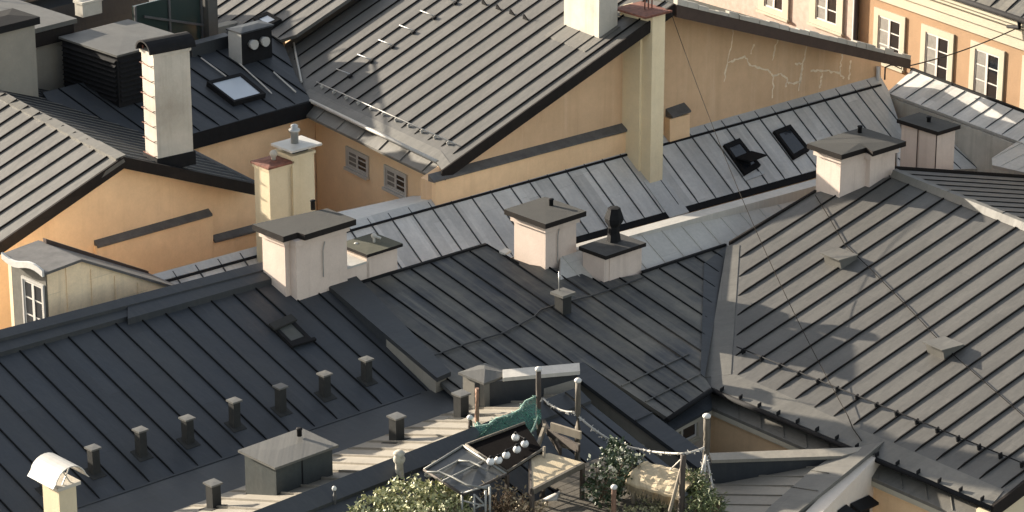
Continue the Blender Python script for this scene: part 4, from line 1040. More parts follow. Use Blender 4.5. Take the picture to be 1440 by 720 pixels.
mb = MB(); d0, d1 = pDl.at(16, 362), pDl.at(65, 386); mb.prism([d0, d1, d1 - Z3 * 3, d0 - Z3 * 3], LF * .02); mb.build('dormer_front', simple('drab_front', (.10, .095, .08), .8), dm)
window(H4, Plane(pDl.p + LF * .021, pDl.n, pDl.e, pDl.d), (34, 390), (61, 404), (37, 462), .05, .05, (2, 3), False, 'dormer_window', white_metal)

# ------------------------------------------------------------------ skewed annexe in the courtyard corner
H11 = thing('corner_annexe', 'small annexe with pale seamed flat roof, raised sheet edge and plain rendered side wall', 'annexe', (0, 0, 0), 'town houses of the roofscape')
tip = pRs.at(1240, 634) - ray(1240, 634) * .5
H11.location = (tip.x, tip.y, 0)
pD = roofpl(tip, 63 + 180, 11); pDw = wallpl(tip, 63)
drl = 9.0
mb, P = roof_sheet(pD, [(1238, 630), (1127, 722), (1100, 745), (985, 745), (985, 668), (1170, 630)], (1050, 683), (1050, 696.5), 1, h=.03)
mb.build('roof', sand, H11)
mb = MB().axes(pD.e, pD.d)
cs = [pD.at(*q) + Z3 * .10 for q in ((1243, 627), (1129, 721), (1098, 747), (1062, 742), (1083, 718), (1141, 667), (1184, 639))]
mb.prism(cs, -Z3 * .09)
for x0, y0, x1, y1 in ((1141, 668, 1166, 672), (1112, 691, 1150, 697)):
    a, b = pD.at(x0, y0), pD.at(x1, y1); bar(mb, a + Z3 * .09, b + Z3 * .09, pD.e * .02, Z3 * .03)
mb.build('edge_sheet', taupe_flash, H11)
wa, wb_ = pDw.at(1237, 640), along(tip, hd(63), 1080)
mb = MB(); u_ = hd(63); nn = hd(-27)
e0 = tip + u_ * .02 - Z3 * .04 - nn * .02; e1 = wb_ - Z3 * .04 - nn * .02
mb.prism([e0, e1, V((e1.x, e1.y, 3)), V((e0.x, e0.y, 3))], -nn * .3); mb.build('side_wall', plaster('pale_render', (.66, .58, .49), (.5, .42, .34), .3, .3), H11)
mb = MB(); p = e0 + nn * .10 - u_ * .0; mb.tube([p + Z3 * -.05 - u_ * .25, p - Z3 * .12 - u_ * .05, p - Z3 * .3 - u_ * .06, p - Z3 * 5 - u_ * .06], .05, 8); mb.build('downpipe', dark_metal, H11)
for x0, y0, x1, y1 in ((1196, 708, 1222, 696), (1178, 718, 1190, 709)):
    q0, q1 = pDw.at(x0, y0), pDw.at(x1, y1)
    mb = MB(); o_ = nn * .22
    mb.prism([q0, q1, q1 + o_ - Z3 * .12, q0 + o_ - Z3 * .12], -Z3 * .05); mb.prism([q0 - Z3 * .06, q1 - Z3 * .06, q1 - Z3 * .5, q0 - Z3 * .5], nn * .03); mb.build('wall_hatch', dark_metal, H11)
# parapet at the back with pale coping
zc_ = tip.z + .02
k0, k1 = onz(1232, 628, zc_), onz(997, 637, zc_)
kd = (k1 - k0).normalized(); kn = V((kd.y, -kd.x, 0)); kn = kn if kn.y < 0 else -kn
mb = MB().axes(kd, kn); f0, f1 = onz(1184, 641, zc_), onz(1001, 647, zc_)
mb.prism([k0, k1, f1, f0], -Z3 * .07); mb.build('parapet_coping', sand, H11)
mb = MB().axes(kd, Z3); g0, g1 = f0 - kn * .05, f1 - kn * .05
mb.prism([g0 - Z3 * .075, g1 - Z3 * .075, g1 - kn * .25 - Z3 * .075, g0 - kn * .25 - Z3 * .075], -Z3 * 3); mb.build('parapet', slate_bare, H11)
mass([pD.at(*q) for q in ((1230, 636), (1127, 718), (1000, 742), (1000, 672))], .25, .1).build('wall', grey_pl, H11)
# small window in the courtyard wall under the dark eave
pM2 = Plane(w0 - n2 * .0, -n2, f2, V((0, 0, -1)))
window(H3, pM2, (957, 599), (978, 590), (957, 622), .06, .06, (1, 1), False, 'courtyard_window')

# ------------------------------------------------------------------ house parts behind the cross wing, upper left
H12 = thing('rear_house', 'jumble of dark roofs, grey walls and glazing at the upper left corner', 'house', (pW.at(80, 60).x, pW.at(80, 60).y + 3, 0), 'town houses of the roofscape')
eW, nW = hd(azW), hd(azW - 90)
# louvred housing on the wing
P, a, b, zt = corners(pW, (168, 152), 106, 204, 80, azW)
au, bu = a.normalized(), b.normalized(); b = bu * max(b.length, 2.2)
a = au * 2.1
mb = MB(); shaft(mb, P, a, b, zt); lv = mb.build('machine_housing', dark_metal, H8); lv['label'] = 'black louvred machine housing with a flat sheet lid'
mb = MB().axes(au, bu); slab(mb, P, a, b, zt, .06, .05, .03); mb.build('housing_lid', cap_sheet, lv)
nl = 9
mb = MB()
for i in range(nl):
    z = zt - .1 - i * .125
    for (o, dv, nv) in ((P, a, -bu), (P, b, -au)):
        q = V((o.x, o.y, z)) + dv.normalized() * .05; L = dv.length - .1
        mb.prism([q, q + dv.normalized() * L, q + dv.normalized() * L + nv * .07 - Z3 * .05, q + nv * .07 - Z3 * .05], -Z3 * .015)
mb.build('louvre', dark_metal, lv)
# ventilation box with two round outlets
P, a, b, zt = corners(pW, (341, 92), 323, 383, 48, azW)
au, bu = a.normalized(), b.normalized()
mb = MB(); shaft(mb, P, a, b, zt); vb_x = mb.build('ventilation_box', dark_metal, H8); vb_x['label'] = 'dark ventilation box with two pale round outlets'
mb = MB(); slab(mb, P, a, b, zt, .05, .04, .04); mb.build('box_lid', slate_bare, vb_x)
for t in (.3, .68):
    p = P + a * t + Z3 * (zt - P.z) * .62 - bu * .0
    mb = MB(); mb.tube([p, p - bu * .16], .11, 12, .13); mb.build('outlet', white_metal, vb_x)
mb = MB(); mb.prism([V((p.x, p.y, zt)) - au * .012 for p in (P, P + b)] + [V((p.x, p.y, P.z)) - au * .012 for p in (P + b, P)], -au * .01); mb.build('painted_sunlit_side', white_metal, vb_x)  # pale skin on the left face: sunlight put into the colour
# low parapet behind the skylight
mb = MB().axes(eW, Z3); q0, q1 = pW.at(270, 81), pW.at(326, 66); mb.prism([q0 + Z3 * .32, q1 + Z3 * .32, q1 - Z3 * .1, q0 - Z3 * .1], bu * .3); mb.build('parapet', slate_bare, H8)
# conductor fittings on the wing roof
for pts in (((337, 92), (372, 124), (382, 134)), ((385, 104), (416, 132)), ((283, 84), (318, 110))):
    mb = MB(); mb.tube([pW.at(*q) + Z3 * .05 for q in pts], .02, 5); mb.build('roof_cable', zinc_warm, H8)
mb = MB(); q = pT.at(413, 62); mb.tube([q + Z3 * .03, pT.at(424, 118) + Z3 * .05], .03, 6); mb.build('valley_bead', zinc_warm, H6)
# grey wall block with flat roof
wp = wallpl(pW.at(60, 88), azW)
A0_, B0_ = wp.at(-80, 120), wp.at(100, 70)
zt = wp.at(60, 42).z
Aq, Bq = V((A0_.x, A0_.y, zt)), V((B0_.x, B0_.y, zt))
mb = MB(); mb.prism([Aq, Bq, Bq + hd(azW + 90) * 3, Aq + hd(azW + 90) * 3], -Z3 * zt); mb.build('wall', grey_pl, H12)
mb = MB().axes(eW, nW); mb.prism([Aq + nW * .18 + Z3 * .14, Bq + nW * .18 + eW * .1 + Z3 * .14, Bq + eW * .1 + hd(azW + 90) * 3.1 + Z3 * .14, Aq + hd(azW + 90) * 3.1 + Z3 * .14], -Z3 * .12); mb.build('flat_roof', cap_sheet, H12)
mb = MB().axes(eW, Z3); mb.prism([Aq + nW * .16, Bq + nW * .16, Bq + nW * .16 - Z3 * .36, Aq + nW * .16 - Z3 * .36], -nW * .14); mb.build('fascia', black_metal, H12)
# grey chimney at the picture's left edge
P = pW.at(26, 118) + nW * .8
P, a, b, z2 = corners(P, None, -30, 27, 34, azW)
P = P - a.normalized() * 1.0 * 0
Pn = along(P, -eW, -20); a = P - Pn; b = hd(azW + 90) * .9
mb = MB(); shaft(mb, Pn, a, b, z2); ch = mb.build('chimney', grey_pl, H12); ch['label'] = 'plain grey chimney with a dark cap at the left edge'
mb = MB(); slab(mb, Pn, a, b, z2, .1, .18, .05); mb.build('chimney_cap', dark_metal, ch)
# white chimney box with an opening
base = Bq + Z3 * .14 + hd(azW + 90) * .6
P = along(base, eW, 116); P, a, b, z2 = corners(P, None, 105, 143, 4, azW)
mb = MB(); shaft(mb, P, a, b, z2, .03, .06, P.z - .3); ch = mb.build('chimney', old_white, H12); ch['label'] = 'small white chimney box with a black opening'
au, bu = a.normalized(), b.normalized()
mb = MB(); q = P + a * .08 - bu * .004; H_ = z2 - P.z; mb.prism([q + Z3 * H_ * .3, q + a * .84 + Z3 * H_ * .3, q + a * .84 + Z3 * H_ * .82, q + Z3 * H_ * .82], -bu * .01); mb.build('opening', dark_metal, ch)
# rear slopes, glazing and pillar
pB = roofpl(Bq + hd(azW + 90) * 3.2 + Z3 * .1, azW, 24)
q = [pB.at(-60, 30), pB.at(-60, -60), pB.at(330, -120), pB.at(330, -20), pB.at(110, 18)]
base = Bq + hd(azW + 90) * 3.05 - Z3 * .2
q = [base - eW * 8, base + eW * 5.2, base + eW * 5.2 - pB.d * 2.6, base - eW * 8 - pB.d * 2.6]
mb, P = roof_sheet(pB, None, None, None, 1, .62, pts=q, h=.03); mb.build('roof', slate_worn, H12)
mb = MB(); a, b = base - eW * 1.2 - pB.d * .7 + Z3 * .04, base + eW * .1 - pB.d * .1 + Z3 * .04; mb.tube([a, b], .05, 6); mb.build('snow_rail', zinc_warm, H12)
mass(q, .4, .2).build('wall', slate_bare, H12)
gp = wallpl(pW.at(300, 60) + hd(azW + 90) * 1.2, azW)
g0, g1 = gp.at(190, 70), gp.at(284, 48); gz = gp.at(240, -4).z
mb = MB(); mb.prism([V((g0.x, g0.y, gz)), V((g1.x, g1.y, gz)), V((g1.x, g1.y, g1.z - 2)), V((g0.x, g0.y, g1.z - 2))], hd(azW + 90) * .05); gl = mb.build('glazing', glass('green_glass', (.03, .045, .04), .15), H12)
for t in (.0, .5, .98):
    mb = MB(); p = g0.lerp(g1, t); mb.box(V((p.x, p.y, g1.z - 2)) + nW * .01, eW * .06, nW * .05, Z3 * (gz - g1.z + 2)); mb.build('mullion', vent_grey, gl)
mb = MB(); p0, p1 = gp.at(200, 24), gp.at(284, 36); bar(mb, p0 + nW * .06, p1 + nW * .06, nW * .04, Z3 * .06); mb.build('rail', vent_grey, gl)
mb = MB(); p = gp.at(286, 60); q = along(p, eW, 299); mb.prism([V((p.x, p.y, gz)), V((q.x, q.y, gz)), V((q.x, q.y, p.z - 1)), V((p.x, p.y, p.z - 1))], nW * .25); mb.build('pillar', cap_sheet, H12)
pU = pT.up(.45)
mb, P = roof_sheet(pU, [(296, 52), (350, 40), (380, 48), (394, 56), (416, 49), (520, -22), (520, -110), (296, -110)], (340, 20), None, 1, .55, h=.034); mb.build('roof_slope', taupe, H6)
mb = MB(); q = gp.at(284, 50); r_ = along(q, eW, 400); mb.prism([V((q.x, q.y, q.z + .1)), V((r_.x, r_.y, q.z + .1)), V((r_.x, r_.y, q.z - 3)), V((q.x, q.y, q.z - 3))], hd(azW + 90) * .3); mb.build('wall', grey_pl, H12)
rooflight(H6, pU, ((357, 30), (378, 21), (398, 32), (376, 42)), .12, dark_metal, pane_sky)
# rails on the wing
mb = MB(); p0, p1 = pW.at(96, 40) + Z3 * .9, pW.at(270, 2) + Z3 * .9; mb.tube([p0, p1], .025, 6); mb.build('hand_rail', vent_grey, H12)

# ------------------------------------------------------------------ cables
def cable(label, pts, r, mat, sag=0, n=24, name='cable'):
    P = []
    for a, b in zip(pts, pts[1:]):
        for i in range(n): t = i / n; P.append(a.lerp(b, t) - Z3 * sag * 4 * t * (1 - t))
    P.append(pts[-1]); mb = MB(); mb.tube(P, r, 5)
    o = mb.build(name, mat, None, loc=P[0]); 
    return tag(o, label, 'cable')
cable_m = simple('old_cable', (.035, .031, .026), .95, 0, .3, 6.0, None, .05)
tp = onz(943, 16, raise_to(pZ.at(914, 259), 22).z + .1)
cable('thin slack cable from the rusty stack top down to the taupe roof', [tp, pR.at(1193, 590) + pR.n * .1], .0085, cable_m, .55)
p = pR.at(1193, 590) + pR.n * .1
cable('thin wire lying from the snow rail to the eave of the taupe roof', [p, pR.at(1200, 606) + pR.n * .06, pR.at(1212, 622) + pR.n * .04], .012, cable_m, 0, 2)
cable('thin dark line drawn as a wire across the taupe slope past its two hoods', [pR.at(*q) + pR.n * .045 for q in ((1147, 277), (1165, 306), (1188, 346), (1222, 378), (1290, 448), (1312, 472), (1345, 505), (1400, 553), (1500, 640))], .010, simple('dull_wire', (.016, .015, .014), .95, 0, .3, 6.0, None, .05), 0, 3)  # thin dark tube laid along the slope
cable('dark conductor wire snaking over the worn dark slope to the cowled chimney', [pM.at(*q) + pM.n * .04 for q in ((580, 510), (612, 501), (660, 484), (708, 470), (750, 448), (760, 438), (790, 428), (838, 416), (905, 392))], .02, simple('black_wire', (.03, .03, .03), .5), 0, 3)
fc = pF.at(1440, 38) + fn_ * .3
q = pG.at(1239, 92) + hd(azG - 90) * .5
cable('taut overhead cable crossing from the gable end to the peach facade', [onz(1272, 94, q.z), fc, fc + fe * 2.5 + Z3 * .9], .018, cable_m, .1)
mb = MB(); q = onz(1244, 112, q.z - .6); mb.tube([q, q + Z3 * .35, q + Z3 * .42 + hd(0) * .15, q + Z3 * .40 + hd(0) * .5], .025, 6); mb.tube([q + Z3 * .40 + hd(0) * .25, q + Z3 * .30 + hd(0) * .45, q + Z3 * .5 + hd(0) * .45], .02, 6); mb.build('cable_bracket', dark_metal, H6)
# ------------------------------------------------------------------ roof terrace
zd = pQ.at(800, 668).z + .12
FD = flat(zd)
def td(u, v, h=0.0): return onz(u, v, zd + h)
timber = wood('grey_timber', (.12, .105, .08), (.06, .05, .038))
timber_pale = wood('pale_timber', (.30, .255, .19), (.17, .14, .10))
timber_dark = wood('dark_timber', (.075, .058, .045), (.03, .024, .02))
timber_red = wood('reddish_timber', (.26, .15, .10), (.14, .08, .05))
straw = wood('straw_mat', (.46, .38, .25), (.34, .27, .17), 1.0)
white_cap = simple('white_post_cap', (.55, .54, .51), .5, 0, .1)
cord_m = simple('white_cord', (.42, .40, .36), .8, 0, .25, 20)
# deck of boards
mb = MB()
D0, D1, D2, D3 = td(560, 745), td(700, 690), td(868, 676), td(1012, 742)
du = (D2 - D0); ax = AZ; ay = BZ
dk = thing('wooden_deck', 'weathered wooden plank deck in front of the straw shelters on the roof terrace', 'deck', td(830, 700))
mb = MB(); i = 0
c0 = td(770, 672)
for i in range(22):
    p = c0 + BZ * (i * .155) - AZ * (2.6 if i > 3 else 0.2) + AZ * .02 * (i % 2) - Z3 * random.uniform(0, .008)
    L = (1.7 if i <= 3 else 3.9) + random.uniform(-.03, .03)
    mb.axes(BZ, AZ).prism([p, p + AZ * L, p + AZ * L + BZ * .145, p + BZ * .145], -Z3 * .03)
mb.build('planks', timber, dk)
for t in (-2.2, -1.1, .1, 1.1):
    mb = MB(); p = c0 + AZ * t + BZ * .05 - Z3 * .032; mb.prism([p, p + AZ * .1, p + AZ * .1 + BZ * 3.3, p + BZ * 3.3], -Z3 * .14); mb.build('joist', timber_dark, dk)
for t, k in ((-2.0, 3.1), (1.1, 3.1), (1.1, .3), (-.7, 3.1)):
    mb = MB(); p = c0 + AZ * t + BZ * k - Z3 * .175; mb.prism([p, p + AZ * .1, p + AZ * .1 + BZ * .1, p + BZ * .1], -Z3 * 1.2); mb.build('support', timber_dark, dk)

def post(label, base, vtop, r, mat, cap=None, lean=None, square=False, group=None, h=0.0):
    p = td(*base, h) if not isinstance(base, V) else base
    top = raise_to(p, vtop)
    if lean is not None: top = along(top, AZ, lean)
    t = thing('terrace_post', label, 'post', p, group)
    mb = MB()
    pts = [p - Z3 * .3] + [p.lerp(top, k / 5) + V((random.uniform(-.006, .006), random.uniform(-.006, .006), 0)) for k in range(6)]
    mb.tube(pts, r * 1.06, 4 if square else 9, r * .95); mb.build('shaft', mat, t)
    if cap:
        mb = MB(); mb.lathe(top, [(r * 1.05, -.02), (r * 1.25, 0), (r * 1.25, .03), (r * .8, .055), (.01, .065)], 12); mb.build('cap', cap, t)
    return top
GP = 'posts around the roof terrace'
t1 = post('tall black post with white cap at the end of the green net', (757, 622), 520, .055, timber_dark, white_cap, group=GP)
t2 = post('tall grey post with white cap where the white rope starts', (812, 645), 536, .058, timber, white_cap, group=GP)
t3 = post('slim reddish post beside the small housing with pyramid lid', pS.at(671, 602), 546, .045, timber_red, None, group=GP)
t4 = post('short black post with white cap beside the reddish post', pS.at(661, 608.5), 588, .05, timber_dark, white_cap, group=GP)
t6 = post('thin metal post with pale cap below the pale roof strip', (471, 730), 688, .035, vent_grey, white_cap, group=GP)
t7 = post('short brown post with white cap on the plank deck', (863, 730), 686, .05, timber_red, white_cap, group=GP)
t8 = post('grey post with white cap beside the dark courtyard window', (992, 668), 586, .065, timber, white_cap, group=GP)
t9 = post('dark forked post holding the rope in front of the straw table', (957, 735), 640, .06, timber_dark, None, 961, group=GP)
t10 = post('pale branch leaning against the dark forked post', (936, 740), 655, .035, timber_pale, None, 962, group=GP)
# pale weathered baluster
p = td(562, 690); tp_ = raise_to(p, 634); H_ = tp_.z - p.z
bl = tag(MB().lathe(p, [(.10, -.4), (.11, 0), (.10, H_ * .25), (.085, H_ * .5), (.075, H_ * .68), (.11, H_ * .74), (.12, H_ * .82), (.09, H_ * .88), (.12, H_ * .94), (.07, H_), (.01, H_ + .01)], 12).build('baluster', simple('weathered_stone', (.46, .43, .36), .9, 0, .5, 8), None, loc=p), 'pale weathered baluster rising out of the ivy below the pale roof strip', 'baluster')
# rope garland
def rope(name, label, pts, r, mat, sag, fuzz=0, cat='rope'):
    P = []
    for a, b, s in zip(pts, pts[1:], sag):
        for i in range(14): t = i / 14; P.append(a.lerp(b, t) - Z3 * s * 4 * t * (1 - t))
    P.append(pts[-1]); mb = MB(); mb.tube(P, r, 6)
    for q in P:
        for k in range(fuzz):
            d = V((random.uniform(-1, 1), random.uniform(-1, 1), random.uniform(-1.2, .4))).normalized() * random.uniform(.02, .07)
            s_ = q + V((random.uniform(-.05, .05), 0, 0)); mb.tube([s_, s_ + d], .009, 4)
    return tag(mb.build(name, mat, None, loc=P[0]), label, cat)
m1 = t2.lerp(t9, .0)
pr = wallpl(t2, math.degrees(math.atan2((t8 - t2).y, (t8 - t2).x)))
rA_, rB_ = t1 - Z3 * .62, pr.at(806, 579)
rope('garland_rope', 'white fuzzy rope sagging between the grey posts above the flowering bush', [pr.at(806, 579), pr.at(862, 621), pr.at(905, 633), t9 + Z3 * .02, pr.at(991, 629)], .021, cord_m, (.04, .02, .02, .02), 3)
rope('garland_rope', 'short dangling end of white rope between the tall black and grey posts', [t1.lerp(t2, .12) - Z3 * .58, t1.lerp(t2, .45) - Z3 * .70, pr.at(806, 579)], .018, cord_m, (.03, .03), 1)
rope('tie_cord', 'white cords tied from the grey post down to the evergreen shrub', [t8 - Z3 * .75, td(988, 690, .25), td(1004, 694, .05), t8 - Z3 * .78, td(978, 686, .3)], .022, cord_m, (.12, .0, .0, .1), 2, 'cord')
rope('tie_cord', 'taut pale guy cord from the forked post to the straw table', [t9 - Z3 * .05, td(935, 668, .28)], .014, cord_m, (0,), 0, 'cord')
rope('tie_cord', 'short pale guy cord from the forked post towards the evergreen shrub', [t9 - Z3 * .05, td(973, 676, .25)], .016, cord_m, (0,), 0, 'cord')
# green net
net, nt_, b_ = newmat('green_netting')
uvn = N(nt_, 'ShaderNodeUVMap').outputs[0]
ch_ = N(nt_, 'ShaderNodeTexVoronoi', {'Vector': uvn, 'Scale': 26.0}, feature='DISTANCE_TO_EDGE').outputs[0]
al = M_(nt_, 'ADD', M_(nt_, 'MULTIPLY', M_(nt_, 'LESS_THAN', ch_, .11), .45), .40)
nt_.links.new(al, b_.inputs['Alpha'])
nt_.links.new(mixc(nt_, noise(nt_, uvn, 3), (.03, .14, .11), (.10, .26, .20)), b_.inputs['Base Color']); b_.inputs['Roughness'].default_value = .7
a0, a1 = raise_to(pQ.at(668, 621), 600), raise_to(td(757, 622), 556)
b0, b1 = pQ.at(671, 621) + Z3 * .04, raise_to(td(757, 622), 600)
mb = MB().axes((a1 - a0).normalized(), V((0, 0, -1))); nx, ny = 18, 6
def npt(i, j):
    s, t = i / nx, j / ny; top = a0.lerp(a1, s) - Z3 * (.07 * 4 * s * (1 - s)); bot = b0.lerp(b1, s) - Z3 * (.05 * 4 * s * (1 - s))
    return top.lerp(bot, t) + BZ * (.07 * math.sin(s * 13 + t * 3) + .05 * math.sin(t * 5 + s * 4))
mb.smooth = True
for i in range(nx):
    for j in range(ny): mb.face([npt(i, j), npt(i + 1, j), npt(i + 1, j + 1), npt(i, j + 1)])
tag(mb.build('safety_net', net, None, loc=a0), 'sagging green safety net hung between the reddish and tall black posts', 'net')
gcord = simple('green_cord', (.28, .42, .34), .8, 0, .3, 15)
rope('net_cord', 'pale green edge cord of the sagging safety net', [npt(i, 0) for i in range(0, nx + 1, 3)], .018, gcord, [.0] * 9, 1, 'cord')
rope('net_cord', 'loose pale green cord looped over the black awning', [t1 - Z3 * .95, td(742, 615, .6), td(727, 616, .65)], .016, gcord, (.06, .0), 1, 'cord')
rope('net_cord', 'pale cords knotted at the foot of the reddish post', [t3 - Z3 * .75, pS.at(667, 604) + Z3 * .12 + BZ * .1, pS.at(663, 607) + BZ * .2, t3 - Z3 * .7], .016, gcord, (.0, .0, .0), 2, 'cord')
# black awning with globe lamps
aw = thing('black_awning', 'black cloth awning stretched on a pale frame behind the glazed shelter', 'awning', td(712, 680))
ha = .80
q = [td(655, 627, ha) , td(738, 596, ha + .05), td(763, 633, ha), td(713, 665, ha - .05)]
mb = MB(); mb.prism(q, -Z3 * .03); mb.build('cloth', simple('black_cloth', (.006, .005, .005), .95, 0, .3, 6.0, None, .03), aw)
for a, b in ((0, 3), (3, 2), (0, 1)):
    mb = MB(); mb.tube([q[a] + Z3 * .02, q[b] + Z3 * .02], .028, 6); mb.build('frame_bar', timber, aw)
for c in (q[2], q[3], q[0]):
    mb = MB(); mb.tube([c - Z3 * .03, V((c.x, c.y, zd - .4))], .045, 4); mb.build('leg', timber_dark, aw)
lampm = simple('white_globe', (.62, .62, .60), .35, 0, .08)
wire = []
for n_, (x, y) in enumerate(((725, 615), (738, 624), (727, 632), (712, 640), (701, 647), (690, 649))):
    c = td(x, y, ha + .10); wire.append(c)
    lb = ('white globe lamp nearest the green net', 'white globe lamp at the right edge of the black awning', 'white globe lamp just left of the one at the awning edge', 'fourth white globe lamp down the black awning', 'white globe lamp next to last towards the glazed shelter', 'white globe lamp closest to the glazed shelter')[n_]
    t = thing('globe_lamp', lb, 'lamp', c, 'globe lamps over the black awning')
    MB().ball(c, .078, 14).build('globe', lampm, t)
    mb = MB(); mb.lathe(c, [(.03, .07), (.03, .11), (.012, .115)], 8); mb.build('socket', dark_metal, t)
rope('lamp_wire', 'thin black wire carrying the white globe lamps', [c + Z3 * .115 for c in wire], .010, dark_metal, [.02] * 5, 0, 'wire')
# glazed shelter
gs = thing('glazed_shelter', 'lean-to shelter with grey translucent roof panels and pale tube hoops', 'shelter', td(655, 700))
hg = .78
q = [td(651, 628, hg + .1), td(712, 668, hg), td(651, 697, hg - .1), td(596, 662, hg)]
pan = simple('dull_panel', (.055, .057, .055), .35, 0, .35, 3)
mb = MB(); mb.prism(q, -Z3 * .02); mb.build('roof_panel', pan, gs)
tubem = simple('pale_tube', (.22, .22, .20), .5, .3, .3)
for a, b in ((0, 1), (1, 2), (2, 3), (3, 0)):
    mb = MB(); mb.tube([q[a] + Z3 * .02, q[b] + Z3 * .02], .024, 6); mb.build('frame_bar', tubem if a in (0, 3) else timber_dark, gs)
for (x0, y0, x1, y1) in ((611, 666, 647, 647), (622, 677, 680, 649)):
    mb = MB(); mb.tube([td(x0, y0, hg + .06), td(x1, y1, hg + .06)], .022, 6); mb.build('frame_bar', tubem, gs)
for pts in (((600, 664), (618, 664), (636, 671), (656, 682), (686, 687)), ((645, 648), (660, 649), (672, 654), (684, 661))):
    mb = MB(); mb.tube([td(*c, hg + .09) for c in pts], .022, 6); mb.build('hoop', tubem, gs)
tr = thing('garden_trellis', 'white metal trellis gate below the glazed shelter', 'trellis', td(668, 735))
def tb(pts, nm): mb = MB(); mb.tube([td(*c) for c in pts], .022, 6); mb.build(nm, simple_white, tr)
simple_white = simple('chalky_white_tube', (.30, .30, .28), .5, .2, .3)
ph = lambda x, y: (x, 745, 0)
def up_at(x, v): 
    b = td(x, 742); return raise_to(b, v)
for x, v in ((650, 692), (667, 695), (683, 690), (689, 684)):
    mb = MB(); b = td(x, 742); mb.tube([b, raise_to(b, v)], .022, 6); mb.build('upright', simple_white, tr)
for (xa, va, xb, vb3) in ((650, 694, 689, 682), (650, 704, 684, 712), (665, 716, 684, 708), (668, 696, 684, 712)):
    mb = MB(); mb.tube([up_at(xa, va), up_at(xb, vb3)], .018, 6); mb.build('rail', simple_white, tr)
# straw-covered lean-to
sm_ = thing('straw_canopy', 'flat canopy of yellowish split-cane matting on dark posts', 'canopy', td(775, 700))
hs_ = .75
q = [td(747, 642, hs_), td(772, 637, hs_), td(819, 650, hs_), td(748, 687, hs_)]
mb = MB().axes(hd(10), hd(-80)); mb.prism(q, -Z3 * .05); mb.build('mat', straw, sm_)
mb = MB(); bar(mb, q[3] - Z3 * .1, q[2] - Z3 * .1, BZ * .06, Z3 * .11); mb.build('edge_beam', timber, sm_)
mb = MB(); bar(mb, q[0] - Z3 * .1, q[3] - Z3 * .1, LF * .05, Z3 * .11); mb.build('edge_beam', timber_dark, sm_)
for c in (q[0], q[2], q[3]):
    mb = MB(); mb.tube([c - Z3 * .05, V((c.x, c.y, zd - .4))], .05, 4); mb.build('leg', timber_dark, sm_)
mb = MB(); c = td(765, 690, .05); mb.tube([c, raise_to(c, 628)], .028, 7)
tag(mb.build('bamboo_cane', timber_pale, None, loc=c), 'slim pale cane standing in front of the cane-mat canopy', 'cane')
# loose timbers between the posts
for n_, (x0, y0, x1, y1, h, m, lb) in enumerate(((776, 604, 818, 617, .75, timber_pale, 'broad pale plank lit on its upper edge between the two tall posts'), (772, 612, 816, 636, .55, timber_dark, 'dark beam lying below the broad pale plank'), (783, 626, 816, 634, .45, timber_pale, 'narrow pale batten under the dark beam'), (752, 640, 764, 606, .55, timber_pale, 'short pale board leaning on the tall black post'), (766, 600, 790, 640, .4, timber_dark, 'dark crossed beam behind the cane-mat canopy'))):
    a, b = td(x0, y0, h), td(x1, y1, h); d = (b - a).normalized(); s_ = d.cross(Z3).normalized()
    mb = MB().axes(s_, d); bar(mb, a, b, s_ * .05, Z3 * .16)
    tag(mb.build('timber_plank', m, None, loc=a), lb, 'plank', 'loose timbers on the terrace')
# white folded cushion
mb = MB(); p = td(776, 700, .1); mb.smooth = True
mb.hull([td(762, 706, .08), td(783, 704, .08), td(788, 697, .1), td(768, 700, .1)], [td(763, 702, .12), td(784, 699, .14), td(787, 690, .16), td(770, 698, .12)])
tag(mb.build('folded_cloth', white_metal, None, loc=p), 'white folded cloth lying at the dark edge of the deck', 'cloth')
# straw-topped table
stt = thing('straw_table', 'shelter table covered with a frayed straw mat with rolled edge', 'table', td(930, 725))
hh = .55
c = [td(883, 672, hh), td(911, 650, hh), td(992, 668, hh), td(958, 694, hh)]
mb = MB().axes(hd(10), hd(-80)); nn_ = 12
def mp(s, t):
    p = c[0].lerp(c[3], s).lerp(c[1].lerp(c[2], s), t)
    return p + Z3 * (.05 * math.sin(math.pi * t) - .10 * max(0, .22 - t) / .22 + .012 * math.sin(s * 25 + t * 9))
for i in range(nn_):
    for j in range(nn_):
        s0_, s1_, t0_, t1_ = i / nn_, (i + 1) / nn_, j / nn_, (j + 1) / nn_
        Q = [mp(s0_, t0_), mp(s1_, t0_), mp(s1_, t1_), mp(s0_, t1_)]; mb.hull([x - Z3 * .05 for x in Q], Q)
mb.build('straw_top', straw, stt)
mb = MB(); mb.tube([mp(0, t / 8) - Z3 * .03 - AZ * .02 for t in range(9)], .055, 8); mb.build('rolled_edge', straw, stt)
mb = MB().axes(hd(10), Z3)
for i in range(240):
    s = random.random(); p = mp(s, 0) - Z3 * .05 + BZ * random.uniform(-.04, .04); l = random.uniform(.06, .22)
    d = V((random.uniform(-.5, .5), random.uniform(-.5, .5), -1)).normalized()
    sd_ = AZ * .012; mb.face([p - sd_, p + sd_, p + sd_ * .5 + d * l, p - sd_ * .5 + d * l])
fr_ = mb.build('straw_fringe', straw, stt); 
for s, t, m in ((.06, .15, timber_pale), (.93, .1, timber_pale), (.08, .9, timber_dark), (.92, .9, timber_dark)):
    p = mp(s, t); mb = MB(); mb.tube([p - Z3 * .05, V((p.x, p.y, zd - .2))], .05, 8); mb.build('leg', m, stt)

